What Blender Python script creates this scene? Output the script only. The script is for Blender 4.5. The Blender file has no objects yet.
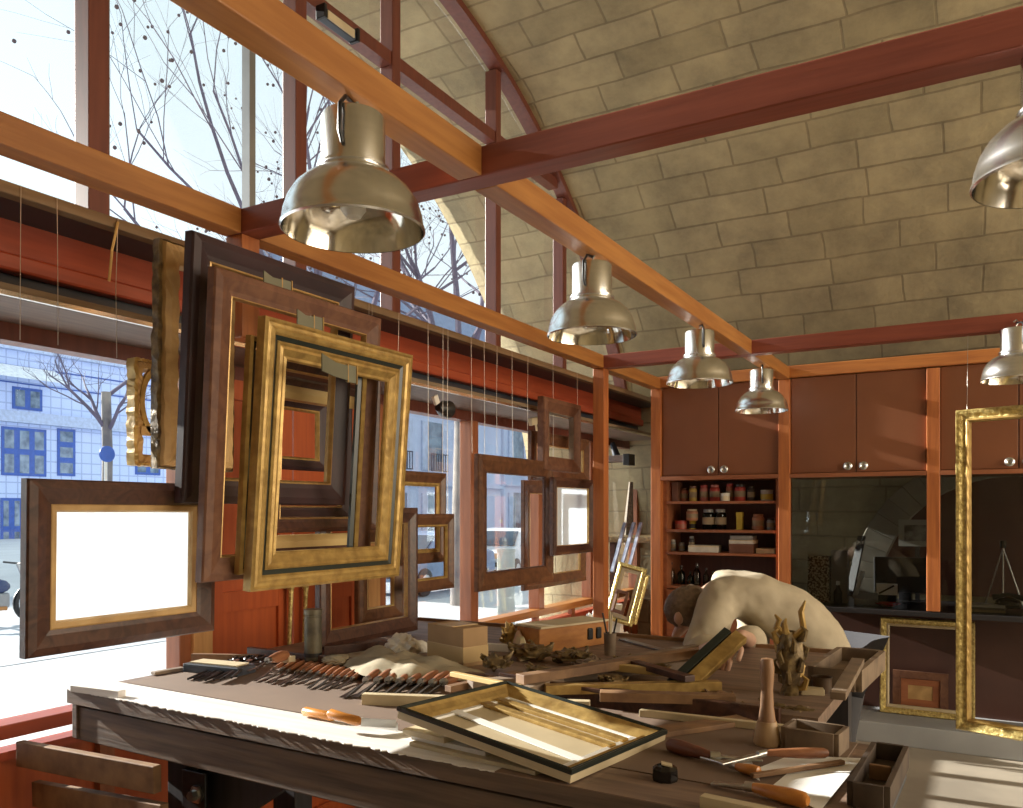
import bpy, bmesh, math, random
from mathutils import Vector, Matrix, Euler
random.seed(7)
R = math.radians
SC = bpy.context.scene
C = SC.collection
EYE = 1.6
F, CX, HY = 830.0, 511.5, 512.0

# ------------------------------------------------------------ camera, sky, sun, exposure
cam_d = bpy.data.cameras.new('camera')
cam = bpy.data.objects.new('camera', cam_d); C.objects.link(cam)
cam.location = (0, 0, EYE); cam.rotation_euler = (R(90), 0, R(30))
cam_d.sensor_width = 36; cam_d.lens = F / 1023 * 36
cam_d.shift_y = (HY - 404) / 1023; cam_d.clip_start = 0.05; cam_d.clip_end = 500
SC.camera = cam
SC.view_settings.view_transform = 'Standard'; SC.view_settings.look = 'None'
SC.view_settings.gamma = 1; SC.view_settings.use_curve_mapping = False
SC.view_settings.exposure = 0.0
SC.cycles.use_denoising = True
SC.cycles.max_bounces = 8; SC.cycles.transparent_max_bounces = 24
SC.cycles.sample_clamp_indirect = 6

W = bpy.data.worlds.new('sky'); SC.world = W; W.use_nodes = True
nt = W.node_tree; bg = nt.nodes['Background']
tc = nt.nodes.new('ShaderNodeTexCoord'); sp = nt.nodes.new('ShaderNodeSeparateXYZ')
rp = nt.nodes.new('ShaderNodeValToRGB')
nt.links.new(tc.outputs['Generated'], sp.inputs[0]); nt.links.new(sp.outputs['Z'], rp.inputs[0])
rp.color_ramp.elements[0].position = 0.0; rp.color_ramp.elements[0].color = (0.88, 0.94, 1.0, 1)
rp.color_ramp.elements[1].position = 0.55; rp.color_ramp.elements[1].color = (0.66, 0.80, 0.86, 1)
nt.links.new(rp.outputs[0], bg.inputs[0]); bg.inputs[1].default_value = 1.45

sun_d = bpy.data.lights.new('sun', 'SUN'); sun_d.energy = 15.0; sun_d.angle = R(0.6); sun_d.color = (1, .95, .86)
sun = bpy.data.objects.new('sun', sun_d); C.objects.link(sun)
sun.rotation_euler = Vector((1.0, 0.05, -0.33)).to_track_quat('-Z', 'Y').to_euler()

def area(name, loc, target, sx, sy, power, color):
    d = bpy.data.lights.new(name, 'AREA'); d.shape = 'RECTANGLE'; d.size = sx; d.size_y = sy
    d.energy = power; d.color = color
    o = bpy.data.objects.new(name, d); C.objects.link(o); o.location = loc
    o.rotation_euler = (Vector(target) - Vector(loc)).to_track_quat('-Z', 'Y').to_euler(); return o
area('room_fill_light', (5.2, 3.4, 2.6), (-2, 3.6, 1.6), 5.0, 3.0, 340, (1.0, .86, .66))  # unseen warm fill light added to brighten the interior; no window stands there

# ------------------------------------------------------------ projection of photo points to room points
def ray(px): return (px - CX) / F
def at(px, py, X=None, Y=None, Z=None, d=None):
    t = ray(px)
    if Z is not None: d = (EYE - Z) * F / (py - HY)
    elif X is not None: d = X / (.8660254 * t - .5)
    elif Y is not None: d = Y / (.5 * t + .8660254)
    return Vector((d * (.8660254 * t - .5), d * (.5 * t + .8660254), EYE + (HY - py) / F * d))

# ------------------------------------------------------------ materials
MATS = {}
def mat(name, col, rough=.6, metal=0.0, col2=None, scale=(4, 4, 4), bump=0.0, spec=.5, detail=6, dist=0.0, trans=0.0, ramp=(.35, .65), coat=0.0):
    if name in MATS: return MATS[name]
    m = bpy.data.materials.new(name); m.use_nodes = True; n = m.node_tree.nodes; l = m.node_tree.links
    b = n['Principled BSDF']; b.inputs['Roughness'].default_value = rough; b.inputs['Metallic'].default_value = metal
    b.inputs['Specular IOR Level'].default_value = spec; b.inputs['Coat Weight'].default_value = coat
    b.inputs['Base Color'].default_value = (*col, 1)
    if col2 is None: col2 = tuple(c * .8 for c in col)
    t = n.new('ShaderNodeTexCoord'); mp = n.new('ShaderNodeMapping'); mp.inputs['Scale'].default_value = scale
    no = n.new('ShaderNodeTexNoise'); no.inputs['Scale'].default_value = 1; no.inputs['Detail'].default_value = detail
    no.inputs['Distortion'].default_value = dist
    r = n.new('ShaderNodeValToRGB'); r.color_ramp.elements[0].position = ramp[0]; r.color_ramp.elements[1].position = ramp[1]
    r.color_ramp.elements[0].color = (*col2, 1); r.color_ramp.elements[1].color = (*col, 1)
    l.new(t.outputs['Object'], mp.inputs[0]); l.new(mp.outputs[0], no.inputs['Vector']); l.new(no.outputs['Fac'], r.inputs[0])
    l.new(r.outputs[0], b.inputs['Base Color'])
    if bump:
        bp = n.new('ShaderNodeBump'); bp.inputs['Strength'].default_value = bump; bp.inputs['Distance'].default_value = .01
        l.new(no.outputs['Fac'], bp.inputs['Height']); l.new(bp.outputs[0], b.inputs['Normal'])
    MATS[name] = m; return m
GX, GY, GZ = (3, 40, 40), (40, 3, 40), (40, 40, 3)
orangeX = mat('varnished_orange_wood_x', (.50, .19, .05), .38, col2=(.36, .12, .035), scale=GX, bump=.1)
orangeY = mat('varnished_orange_wood_y', (.46, .20, .055), .38, col2=(.35, .135, .036), scale=GY, bump=.1)
orangeZ = mat('varnished_orange_wood_z', (.50, .17, .05), .38, col2=(.36, .11, .035), scale=GZ, bump=.1)
redbeam = mat('dark_red_beam_paint', (.29, .075, .045), .42, col2=(.22, .055, .035), scale=GX, bump=.1)
winred = mat('window_red_brown_paint', (.17, .050, .032), .4, col2=(.13, .038, .026), scale=GZ)
winpost = mat('window_post_wood', (.34, .12, .05), .4, col2=(.25, .085, .035), scale=GZ)
fascia = mat('red_fascia_paint', (.40, .075, .032), .38, col2=(.33, .06, .028), scale=GY)
doorred = mat('red_door_paint', (.46, .095, .022), .4, col2=(.38, .072, .018), scale=GZ)
pineZ = mat('pine_wood_upright', (.60, .33, .13), .5, col2=(.48, .25, .09), scale=GZ)
ledgem = mat('weathered_ledge_board', (.26, .20, .13), .6, col2=(.19, .14, .09), scale=GY)
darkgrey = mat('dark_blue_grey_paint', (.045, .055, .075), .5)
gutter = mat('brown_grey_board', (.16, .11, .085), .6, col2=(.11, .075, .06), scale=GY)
chrome = mat('polished_strip', (.85, .82, .75), .25, 1.0)
cabm = mat('cabinet_door_veneer', (.25, .092, .042), .42, col2=(.205, .075, .034), scale=(2, 2, 1.2), bump=0)
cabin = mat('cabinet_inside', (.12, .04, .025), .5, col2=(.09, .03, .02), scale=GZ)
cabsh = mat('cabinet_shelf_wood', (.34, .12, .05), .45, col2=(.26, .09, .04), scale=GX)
steel = mat('brushed_steel', (.62, .62, .6), .3, 1.0)
darksteel = mat('dark_iron', (.07, .07, .075), .4, .8, col2=(.04, .04, .045), scale=(30, 30, 30))
alu = mat('spun_aluminium', (.86, .86, .86), .24, 1.0, col2=(.8, .8, .8), scale=(2, 2, 60))
aluin = mat('reflector_aluminium', (.86, .85, .82), .12, 1.0, col2=(.7, .66, .58), scale=(20, 20, 20))
greyal = mat('grey_aluminium', (.34, .34, .34), .35, .6)
blackp = mat('black_plastic', (.012, .012, .014), .4)
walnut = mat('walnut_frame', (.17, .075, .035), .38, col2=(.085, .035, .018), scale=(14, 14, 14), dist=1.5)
darkwal = mat('dark_walnut_frame', (.10, .045, .03), .35, col2=(.05, .022, .018), scale=(18, 18, 18), dist=2)
ebony = mat('aubergine_black_frame', (.05, .022, .026), .5, col2=(.025, .012, .016), scale=(25, 6, 6))
chest = mat('chestnut_frame', (.19, .085, .045), .6, col2=(.12, .048, .028), scale=(20, 20, 20), dist=1)
gold = mat('old_gilding', (.56, .38, .13), .38, .4, col2=(.36, .23, .075), scale=(25, 25, 25), bump=.3)
gold2 = mat('bright_gilding', (.76, .62, .24), .35, .45, col2=(.40, .28, .09), scale=(60, 60, 60), bump=.5)
goldlip = mat('pale_gilt_edge', (.55, .36, .14), .35, .5, col2=(.42, .26, .10), scale=(30, 30, 30))
blackgreen = mat('green_black_band', (.02, .028, .025), .3)
rawwood = mat('bare_old_wood', (.56, .36, .15), .6, col2=(.38, .23, .09), scale=(8, 8, 8), dist=1)
paleyel = mat('pale_yellow_wood', (.62, .46, .20), .55, col2=(.52, .36, .14), scale=(6, 6, 6))
cream = mat('cream_board', (.62, .52, .34), .65, col2=(.5, .41, .26), scale=(6, 6, 6))
olive = mat('grey_green_metal', (.20, .20, .14), .5, .2)
bench = mat('bench_top_wood', (.27, .18, .13), .55, col2=(.15, .10, .075), scale=(3, 30, 30), bump=.25)
benchpale = mat('pale_wood_sunlit_tone', (.80, .77, .74), .6, col2=(.66, .62, .58), scale=(2, 40, 40), bump=.2)  # on the front board this paleness stands for sunlight; plain pale wood elsewhere
benchfas = mat('bench_weathered_side', (.20, .135, .095), .65, col2=(.10, .07, .055), scale=(3, 30, 50), bump=.35)
leather = mat('bench_brown_mat', (.20, .135, .095), .75, col2=(.165, .11, .08), scale=(3, 3, 3))
blade = mat('tool_steel', (.16, .15, .14), .35, .9, col2=(.08, .075, .07), scale=(40, 40, 40))
handle = mat('tool_handle_wood', (.36, .15, .065), .45, col2=(.22, .085, .04), scale=(10, 40, 40))
handleor = mat('orange_tool_handle', (.66, .27, .05), .3, col2=(.50, .18, .03), scale=(10, 40, 40), coat=.3)
dullwood = mat('grey_dusty_wood', (.26, .19, .13), .7, col2=(.15, .105, .075), scale=(12, 12, 12), bump=.2)
dullwood2 = mat('brown_dusty_wood', (.30, .17, .08), .65, col2=(.17, .09, .045), scale=(12, 12, 12), bump=.2)
card = mat('brown_cardboard', (.44, .28, .14), .75, col2=(.34, .21, .10), scale=(5, 5, 5))
tape = mat('parcel_tape', (.60, .42, .20), .35)
kraft = mat('dusty_cloth', (.42, .36, .25), .85, col2=(.28, .23, .15), scale=(9, 9, 9))
whitep = mat('white_crumpled_paper', (.82, .80, .74), .8, col2=(.72, .70, .64), scale=(9, 9, 9))
whitesheet = mat('white_paper', (.88, .88, .86), .7, col2=(.84, .84, .82), scale=(4, 4, 4))
carved = mat('carved_dirty_gilding', (.26, .18, .075), .5, .3, col2=(.09, .06, .03), scale=(40, 40, 40), bump=.6)
stonecol = dict(a=(.46, .37, .22), b=(.36, .29, .17), c=(.24, .20, .13))

def stone(name, bw, bh, ca, cb, cm, uv=True, mortar=.010):
    m = bpy.data.materials.new(name); m.use_nodes = True; n = m.node_tree.nodes; l = m.node_tree.links
    b = n['Principled BSDF']; b.inputs['Roughness'].default_value = .85; b.inputs['Specular IOR Level'].default_value = .2
    t = n.new('ShaderNodeTexCoord'); wn = n.new('ShaderNodeTexNoise'); wn.inputs['Scale'].default_value = 1.3; wn.inputs['Detail'].default_value = 3
    mx = n.new('ShaderNodeVectorMath'); mx.operation = 'MULTIPLY_ADD'; mx.inputs[1].default_value = (.09, .05, 0)
    l.new(t.outputs['UV'], wn.inputs['Vector']); l.new(wn.outputs['Color'], mx.inputs[0]); l.new(t.outputs['UV'], mx.inputs[2])
    br = n.new('ShaderNodeTexBrick'); br.inputs['Scale'].default_value = 1; br.inputs['Brick Width'].default_value = bw
    br.inputs['Row Height'].default_value = bh; br.inputs['Mortar Size'].default_value = mortar; br.inputs['Mortar Smooth'].default_value = .5
    br.offset = .43; br.squash = 1.35; br.squash_frequency = 3
    br.inputs['Color1'].default_value = (*ca, 1); br.inputs['Color2'].default_value = (*cb, 1); br.inputs['Mortar'].default_value = (*cm, 1)
    l.new(mx.outputs[0], br.inputs['Vector'])
    n2 = n.new('ShaderNodeTexNoise'); n2.inputs['Scale'].default_value = 2.2; n2.inputs['Detail'].default_value = 8; n2.inputs['Roughness'].default_value = .7
    l.new(t.outputs['UV'], n2.inputs['Vector'])
    r = n.new('ShaderNodeValToRGB'); r.color_ramp.elements[0].position = .3; r.color_ramp.elements[0].color = (.62, .62, .62, 1)
    r.color_ramp.elements[1].position = .62; r.color_ramp.elements[1].color = (1.1, 1.08, 1.0, 1)
    l.new(n2.outputs['Fac'], r.inputs[0])
    mu = n.new('ShaderNodeMix'); mu.data_type = 'RGBA'; mu.blend_type = 'MULTIPLY'; mu.inputs[0].default_value = 1
    l.new(br.outputs['Color'], mu.inputs[6]); l.new(r.outputs[0], mu.inputs[7]); l.new(mu.outputs[2], b.inputs['Base Color'])
    n3 = n.new('ShaderNodeTexNoise'); n3.inputs['Scale'].default_value = 22; n3.inputs['Detail'].default_value = 5; l.new(t.outputs['UV'], n3.inputs['Vector'])
    ad = n.new('ShaderNodeMath'); ad.operation = 'MULTIPLY_ADD'; ad.inputs[1].default_value = -1.6; l.new(br.outputs['Fac'], ad.inputs[0]); l.new(n3.outputs['Fac'], ad.inputs[2])
    bp = n.new('ShaderNodeBump'); bp.inputs['Strength'].default_value = .35; bp.inputs['Distance'].default_value = .02
    l.new(ad.outputs[0], bp.inputs['Height']); l.new(bp.outputs[0], b.inputs['Normal'])
    return m
stone_m = stone('ashlar_stone', .52, .215, (.40, .34, .22), (.325, .275, .175), (.26, .215, .14))

def glass_mat(name, tint=(1, 1, 1), refl=.10):
    m = bpy.data.materials.new(name); m.use_nodes = True; n = m.node_tree.nodes; l = m.node_tree.links; n.remove(n['Principled BSDF'])
    tr = n.new('ShaderNodeBsdfTransparent'); tr.inputs[0].default_value = (*tint, 1)
    gl = n.new('ShaderNodeBsdfGlossy'); gl.inputs['Roughness'].default_value = .02
    fr = n.new('ShaderNodeFresnel'); fr.inputs[0].default_value = 1.45
    mu = n.new('ShaderNodeMath'); mu.operation = 'MULTIPLY'; mu.inputs[1].default_value = refl * 10; l.new(fr.outputs[0], mu.inputs[0])
    mx = n.new('ShaderNodeMixShader'); l.new(mu.outputs[0], mx.inputs[0]); l.new(tr.outputs[0], mx.inputs[1]); l.new(gl.outputs[0], mx.inputs[2])
    l.new(mx.outputs[0], n['Material Output'].inputs[0]); return m
glassm = glass_mat('window_glass', (.98, .99, .99), .02)
glassp = glass_mat('partition_glass', (.80, .82, .82), .10)
def jarglass(name, col):
    m = glass_mat(name, col, .10); MATS[name] = m; return m
bottleg = jarglass('clear_bottle_glass', (.62, .66, .62))
bottlegr = jarglass('green_bottle_glass', (.25, .42, .34))

def translucent(name, col):
    m = bpy.data.materials.new(name); m.use_nodes = True; n = m.node_tree.nodes; l = m.node_tree.links; n.remove(n['Principled BSDF'])
    a = n.new('ShaderNodeBsdfDiffuse'); a.inputs[0].default_value = (*col, 1); b = n.new('ShaderNodeBsdfTranslucent'); b.inputs[0].default_value = (*col, 1)
    mx = n.new('ShaderNodeMixShader'); mx.inputs[0].default_value = .5; l.new(a.outputs[0], mx.inputs[1]); l.new(b.outputs[0], mx.inputs[2])
    l.new(mx.outputs[0], n['Material Output'].inputs[0]); return m
paperlit = translucent('translucent_white_paper', (.85, .90, .95))

# ------------------------------------------------------------ mesh helpers
class MB:
    def __init__(s): s.bm = bmesh.new()
    def box(s, c, sz, rot=None, piv=None, taper=None):
        g = bmesh.ops.create_cube(s.bm, size=1)['verts']
        for v in g:
            v.co = Vector((v.co.x * sz[0], v.co.y * sz[1], v.co.z * sz[2]))
            if taper and v.co.z > 0: v.co.x *= taper; v.co.y *= taper
            if rot: v.co.rotate(Euler(rot))
            v.co += Vector(c)
        return s
    def span(s, a, b):
        a = Vector(a); b = Vector(b); return s.box((a + b) / 2, [abs(x) for x in (b - a)])
    def bar(s, a, b, w, h, up=(0, 0, 1)):
        a = Vector(a); b = Vector(b); d = (b - a); L = d.length; d.normalize(); u = Vector(up)
        sd = d.cross(u)
        if sd.length < 1e-4: sd = d.cross(Vector((1, 0, 0)))
        sd.normalize(); u = sd.cross(d)
        vs = []
        for e in (a, b):
            for i, j in ((-1, -1), (1, -1), (1, 1), (-1, 1)): vs.append(s.bm.verts.new(e + sd * w / 2 * i + u * h / 2 * j))
        for f in ((0, 1, 2, 3), (7, 6, 5, 4), (0, 4, 5, 1), (1, 5, 6, 2), (2, 6, 7, 3), (3, 7, 4, 0)): s.bm.faces.new([vs[k] for k in f])
        return s
    def tube(s, pts, rad, n=8, caps=True):
        pts = [Vector(p) for p in pts]
        if not hasattr(rad, '__len__'): rad = [rad] * len(pts)
        rings = []; prev = None
        for i, p in enumerate(pts):
            d = (pts[min(i + 1, len(pts) - 1)] - pts[max(i - 1, 0)]).normalized()
            if prev is None: prev = d.orthogonal().normalized()
            a = (prev - d * prev.dot(d)).normalized(); prev = a; b = d.cross(a)
            rings.append([s.bm.verts.new(p + (a * math.cos(2 * math.pi * k / n) + b * math.sin(2 * math.pi * k / n)) * max(rad[i], 1e-5)) for k in range(n)])
        for r0, r1 in zip(rings, rings[1:]):
            for k in range(n): s.bm.faces.new((r0[k], r0[(k + 1) % n], r1[(k + 1) % n], r1[k]))
        if caps:
            s.bm.faces.new(rings[0][::-1]); s.bm.faces.new(rings[-1])
        return s
    def lathe(s, prof, c=(0, 0, 0), n=24, axis='Z', closed=False, wob=0):
        c = Vector(c); rings = []
        for r, z in prof:
            ring = []
            for k in range(n):
                a = 2 * math.pi * k / n; x, y = r * math.cos(a), r * math.sin(a)
                if axis == 'Z': v = Vector((x, y, z))
                elif axis == 'X': v = Vector((z, x, y))
                else: v = Vector((x, z, y))
                ring.append(s.bm.verts.new(c + v))
            rings.append(ring)
        for r0, r1 in zip(rings, rings[1:]):
            for k in range(n): s.bm.faces.new((r0[k], r0[(k + 1) % n], r1[(k + 1) % n], r1[k]))
        if closed: 
            s.bm.faces.new(rings[0][::-1]); s.bm.faces.new(rings[-1])
        return s
    def poly(s, pts, d):
        """extrude a planar polygon by vector d"""
        d = Vector(d); a = [s.bm.verts.new(Vector(p)) for p in pts]; b = [s.bm.verts.new(Vector(p) + d) for p in pts]; n = len(a)
        s.bm.faces.new(a); s.bm.faces.new(b[::-1])
        for k in range(n): s.bm.faces.new((a[k], b[k], b[(k + 1) % n], a[(k + 1) % n]))
        return s
    def blob(s, c, sz, amp=.25, sub=3, freq=3.0, seed=0, flat=False):
        from mathutils import noise
        g = bmesh.ops.create_icosphere(s.bm, subdivisions=sub, radius=1)['verts']
        for v in g:
            k = 1 + amp * noise.noise(v.co * freq + Vector((seed * 7.1, seed * 3.3, 0))) + amp * .5 * noise.noise(v.co * freq * 2.7 + Vector((seed, 0, 9)))
            co = v.co * k
            if flat: co.z = max(co.z, -.45)
            v.co = Vector((co.x * sz[0], co.y * sz[1], co.z * sz[2])) + Vector(c)
        return s
    def build(s, name, m, parent=None, bevel=0, smooth=False, root=None, seg=2, subsurf=0):
        bmesh.ops.recalc_face_normals(s.bm, faces=s.bm.faces)
        off = Vector((0, 0, 0)); p = parent
        while p is not None:
            off += p.location; p = p.parent
        for v in s.bm.verts: v.co -= off
        me = bpy.data.meshes.new(name); s.bm.to_mesh(me); s.bm.free()
        ms = m if isinstance(m, (list, tuple)) else [m]
        for x in ms: me.materials.append(x)
        o = bpy.data.objects.new(name, me); C.objects.link(o)
        if parent: o.parent = parent
        if smooth:
            for f in me.polygons: f.use_smooth = True
            me.set_sharp_from_angle(angle=R(40))
        if bevel:
            b = o.modifiers.new('bevel', 'BEVEL'); b.width = bevel; b.segments = seg; b.limit_method = 'ANGLE'; b.angle_limit = R(40)
        if subsurf:
            b = o.modifiers.new('sub', 'SUBSURF'); b.levels = subsurf; b.render_levels = subsurf
        return o
def tag(o, label, cat, group=None, kind=None):
    o['label'] = label; o['category'] = cat
    if group: o['group'] = group
    if kind: o['kind'] = kind
    return o
def thing(name, label, cat, loc=(0, 0, 0), group=None):
    o = bpy.data.objects.new(name, None); C.objects.link(o); o.location = loc; o.empty_display_size = .05
    return tag(o, label, cat, group)
def single(o, c=None):
    """move the origin of a one-mesh thing to the middle of its base"""
    vs = o.data.vertices; 
    mn = Vector([min(v.co[i] for v in vs) for i in range(3)]); mx = Vector([max(v.co[i] for v in vs) for i in range(3)])
    c = Vector(((mn.x + mx.x) / 2, (mn.y + mx.y) / 2, mn.z))
    for v in vs: v.co -= c
    o.location = c; return o
def struct(o): o['kind'] = 'structure'; return o
def dup(root, loc, rot=None, label=None, group=None, scale=None):
    r = root.copy(); C.objects.link(r); r.location = loc
    if rot is not None: r.rotation_euler = rot
    if scale: r.scale = scale
    if label: r['label'] = label
    if group: r['group'] = group
    for ch in list(root.children):
        c = ch.copy(); C.objects.link(c); c.parent = r
        for g in list(ch.children):
            d = g.copy(); C.objects.link(d); d.parent = c
    return r

# ------------------------------------------------------------ the vault, the floor, the street
YC, ZC, RV = 3.55, .86, 4.07
FX = -3.0
def vault():
    me = bpy.data.meshes.new('ceiling'); verts = []; uvs = []; x0, x1 = -4.1, 6.2; nx = 30
    prof = [(YC + RV, -.3, 0), (YC + RV, ZC, ZC + .3)]
    na = 72
    for k in range(1, na + 1):
        a = math.pi * k / na; prof.append((YC + RV * math.cos(a), ZC + RV * math.sin(a), ZC + .3 + RV * a))
    prof.append((YC - RV, -.3, prof[-1][2] + ZC + .3))
    for i in range(nx + 1):
        x = x0 + (x1 - x0) * i / nx
        for y, z, s in prof: verts.append((x, y, z)); uvs.append((x, s))
    n = len(prof); faces = []
    for i in range(nx):
        for j in range(n - 1): faces.append((i * n + j, i * n + j + 1, (i + 1) * n + j + 1, (i + 1) * n + j))
    me.from_pydata(verts, [], faces); uv = me.uv_layers.new(name='UVMap')
    for f in me.polygons:
        f.use_smooth = True
        for li in f.loop_indices: uv.data[li].uv = uvs[me.loops[li].vertex_index]
    me.materials.append(stone_m); o = bpy.data.objects.new('ceiling', me); C.objects.link(o); struct(o)
    s = o.modifiers.new('thick', 'SOLIDIFY'); s.thickness = .45; s.offset = 1
    # make sure that thickness goes outwards
    me.update(); 
    f = me.polygons[len(me.polygons) // 2]
    if (f.center - Vector((f.center.x, YC, ZC))).dot(f.normal) < 0: s.offset = -1
    else: s.offset = 1
    return o
vault()
floorm = mat('concrete_floor', (.40, .35, .28), .55, col2=(.27, .235, .19), scale=(1.6, 1.6, 1.6), detail=9, bump=.05)
struct(MB().span((-3.06, YC - RV, -.1), (6.2, YC + RV, 0)).build('floor', floorm))
endm = mat('end_wall_plaster', (.55, .47, .35), .8)
b = MB(); b.poly([(6.2, YC - RV, -.1)] + [(6.2, YC - RV * math.cos(math.pi * k / 40), ZC + RV * math.sin(math.pi * k / 40)) for k in range(41)] + [(6.2, YC + RV, -.1)], (.2, 0, 0))
struct(b.build('wall_right', endm))

# ---- street
gz = -.3
pave = mat('sunlit_pavement', (.62, .62, .62), .8, col2=(.52, .52, .53), scale=(.5, .5, .5))
struct(MB().span((-95, -60, gz - .2), (-3.06, 120, gz)).build('trim_1', pave))
roadm = mat('street_asphalt', (.42, .44, .48), .8, col2=(.36, .38, .42), scale=(2, 2, 2))
struct(MB().span((-19, -40, gz), (-10.5, 90, gz + .01)).build('trim_2', roadm))
struct(MB().span((-4.3, YC - RV - .5, gz), (-3.06, YC + RV + .5, -.02)).build('trim_3', pave))

# ------------------------------------------------------------ glazed front
def archz(y, r=RV - .06): return ZC + math.sqrt(max(r * r - (y - YC) ** 2, 0))
def ypx(px): return at(px, 0, X=FX).y
LEDGE = EYE + .99
W1 = thing('window_1', 'x', 'x', (FX, YC, LEDGE)); del W1['label']; del W1['category']; struct(W1)
b = MB(); pts = []
a0 = math.asin((LEDGE - ZC) / (RV - .05))
ring = [(FX, YC + (RV - .05) * math.cos(a0 + (math.pi - 2 * a0) * k / 60), ZC + (RV - .05) * math.sin(a0 + (math.pi - 2 * a0) * k / 60)) for k in range(61)]
ring2 = [(FX, YC + (RV + .02) * math.cos(a0 + (math.pi - 2 * a0) * k / 60), ZC + (RV + .02) * math.sin(a0 + (math.pi - 2 * a0) * k / 60)) for k in range(61)]
for k in range(60): b.poly([ring[k], ring2[k], ring2[k + 1], ring[k + 1]], (.10, 0, 0))
b.build('arch_frame', winred, W1)
mull = [(ypx(88), .085), (ypx(291), .075), (ypx(387), .075), (ypx(490), .065), (ypx(557), .065), (ypx(88) - 1.1, .085), (ypx(88) - 2.0, .07)]
for y, w in mull:
    MB().span((FX - .02, y - w / 2, LEDGE - .05), (FX + .07, y + w / 2, archz(y))).build('mullion', winred, W1, bevel=.004)
    MB().span((FX - .05, y + w / 2, LEDGE - .05), (FX + .02, y + w / 2 + .035, archz(y + w / 2) - .01)).build('mullion_strip', greyal, W1)
MB().span((FX - .02, ypx(248) - .018, LEDGE), (FX + .03, ypx(248) + .018, archz(ypx(248)))).build('thin_mullion', greyal, W1)
TR = EYE + 2.58
yh = math.sqrt((RV - .05) ** 2 - (TR - ZC) ** 2)
MB().span((FX - .02, YC - yh, TR - .045), (FX + .06, YC + yh, TR + .03)).build('transom', winred, W1)
b = MB(); b.poly([(FX - .01, YC + (RV - .07) * math.cos(a0 + (math.pi - 2 * a0) * k / 40), ZC + (RV - .07) * math.sin(a0 + (math.pi - 2 * a0) * k / 40)) for k in range(41)], (-.006, 0, 0))
b.build('glass', glassm, W1)

# lower windows
HEAD, SILL = EYE + .60, EYE - .73
def lower_window(n, y0, y1, posts):
    w = bpy.data.objects.new('window_%d' % n, None); C.objects.link(w); w.location = (FX, y0, 0); struct(w)
    for py in posts: MB().span((FX - .03, py - .045, SILL), (FX + .06, py + .045, HEAD)).build('post', winpost, w, bevel=.004)
    MB().span((FX - .03, y0, SILL - .05), (FX + .08, y1, SILL)).build('sill', orangeY if n == 3 else fascia, w, bevel=.004)
    MB().span((FX - .03, y0, SILL - .13), (FX + .05, y1, SILL - .10)).build('lower_rail', fascia, w)
    MB().span((FX - .012, y0, SILL), (FX - .006, y1, HEAD)).build('glass', glassm, w)
    MB().span((FX - .012, y0, SILL - .10), (FX - .006, y1, SILL - .05)).build('lower_glass', glassm, w)
    MB().span((FX - .03, y0, 0), (FX + .02, y1, SILL - .13)).build('panel', doorred, w)
    for k in range(int((y1 - y0) / .6) + 1):
        yy = y0 + .03 + k * .62
        if yy < y1: MB().span((FX + .02, yy - .03, 0), (FX + .055, yy + .03, SILL - .05)).build('stile', winpost, w)
    return w
lower_window(2, YC - RV, 2.40, [YC - RV + .05, .2, 2.36])
lower_window(3, 3.60, YC + RV, [3.64, 4.61, 5.55, 6.49, 7.55])
struct(MB().span((FX - .06, YC - RV, HEAD), (FX + .03, YC + RV, HEAD + .075)).build('trim_4', winred))
struct(MB().span((FX - .06, YC - RV, HEAD + .075), (FX, YC + RV, LEDGE - .03)).build('trim_5', gutter))

# double door
D1 = bpy.data.objects.new('door_1', None); C.objects.link(D1); D1.location = (FX, 3.0, 0); struct(D1)
for y in (2.42, 3.56): MB().span((FX - .04, y - .05, 0), (FX + .08, y + .05, HEAD)).build('jamb', pineZ, D1, bevel=.004)
for k, (y0, y1) in enumerate(((2.47, 2.985), (2.995, 3.51))):
    lf = MB().span((FX - .02, y0, 0.01), (FX + .02, y1, HEAD)).build('door_leaf', doorred, D1)
    b = MB()
    for z in (.0, .64, 1.14, HEAD - .1): b.span((FX + .02, y0 + .09, z + .01), (FX + .035, y1 - .09, z + .1))
    for yy in (y0, y1 - .09): b.span((FX + .02, yy, .01), (FX + .036, yy + .09, HEAD))
    b.build('door_panelling', doorred, D1)
    hy = y1 - .045 if k == 0 else y0 + .045
    b = MB(); b.lathe([(0, 0), (.022, 0), (.026, .01), (.02, .02), (.0, .022)], (FX + .035, hy, 1.28), axis='X', n=16)
    b.tube([(FX + .05, hy, 1.28), (FX + .075, hy, 1.26), (FX + .07, hy, 1.15), (FX + .06, hy, .95)], [.013, .014, .010, .010]); b.blob((FX + .07, hy, 1.24), (.018, .018, .03), .1, 2)
    b.build('door_handle', gold2, lf, smooth=True)

# canopy over the window, running along the front
CAN = thing('window_canopy', 'red boxed canopy with blackened ledges running above the shop window', 'canopy', (-2.8, 3.5, 2.26))
y0c, y1c = YC - RV + .04, 7.25
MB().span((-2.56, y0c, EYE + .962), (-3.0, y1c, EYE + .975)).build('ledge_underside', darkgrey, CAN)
MB().span((-2.55, y0c, EYE + .955), (-2.60, y1c, EYE + .992)).build('ledge_edge', ledgem, CAN, bevel=.004)
MB().span((-2.60, y0c, EYE + .976), (-3.0, y1c, EYE + .99)).build('ledge_board', ledgem, CAN)
MB().span((-2.80, y0c, EYE + .85), (-2.83, y1c, EYE + .962)).build('fascia_board', fascia, CAN)
MB().span((-2.775, y0c, EYE + .79), (-2.83, y1c, EYE + .85)).build('fascia_moulding', fascia, CAN, bevel=.01)
MB().span((-2.83, y0c, EYE + .70), (-2.86, y1c, EYE + .79)).build('recess_board', darkgrey, CAN)
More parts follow.
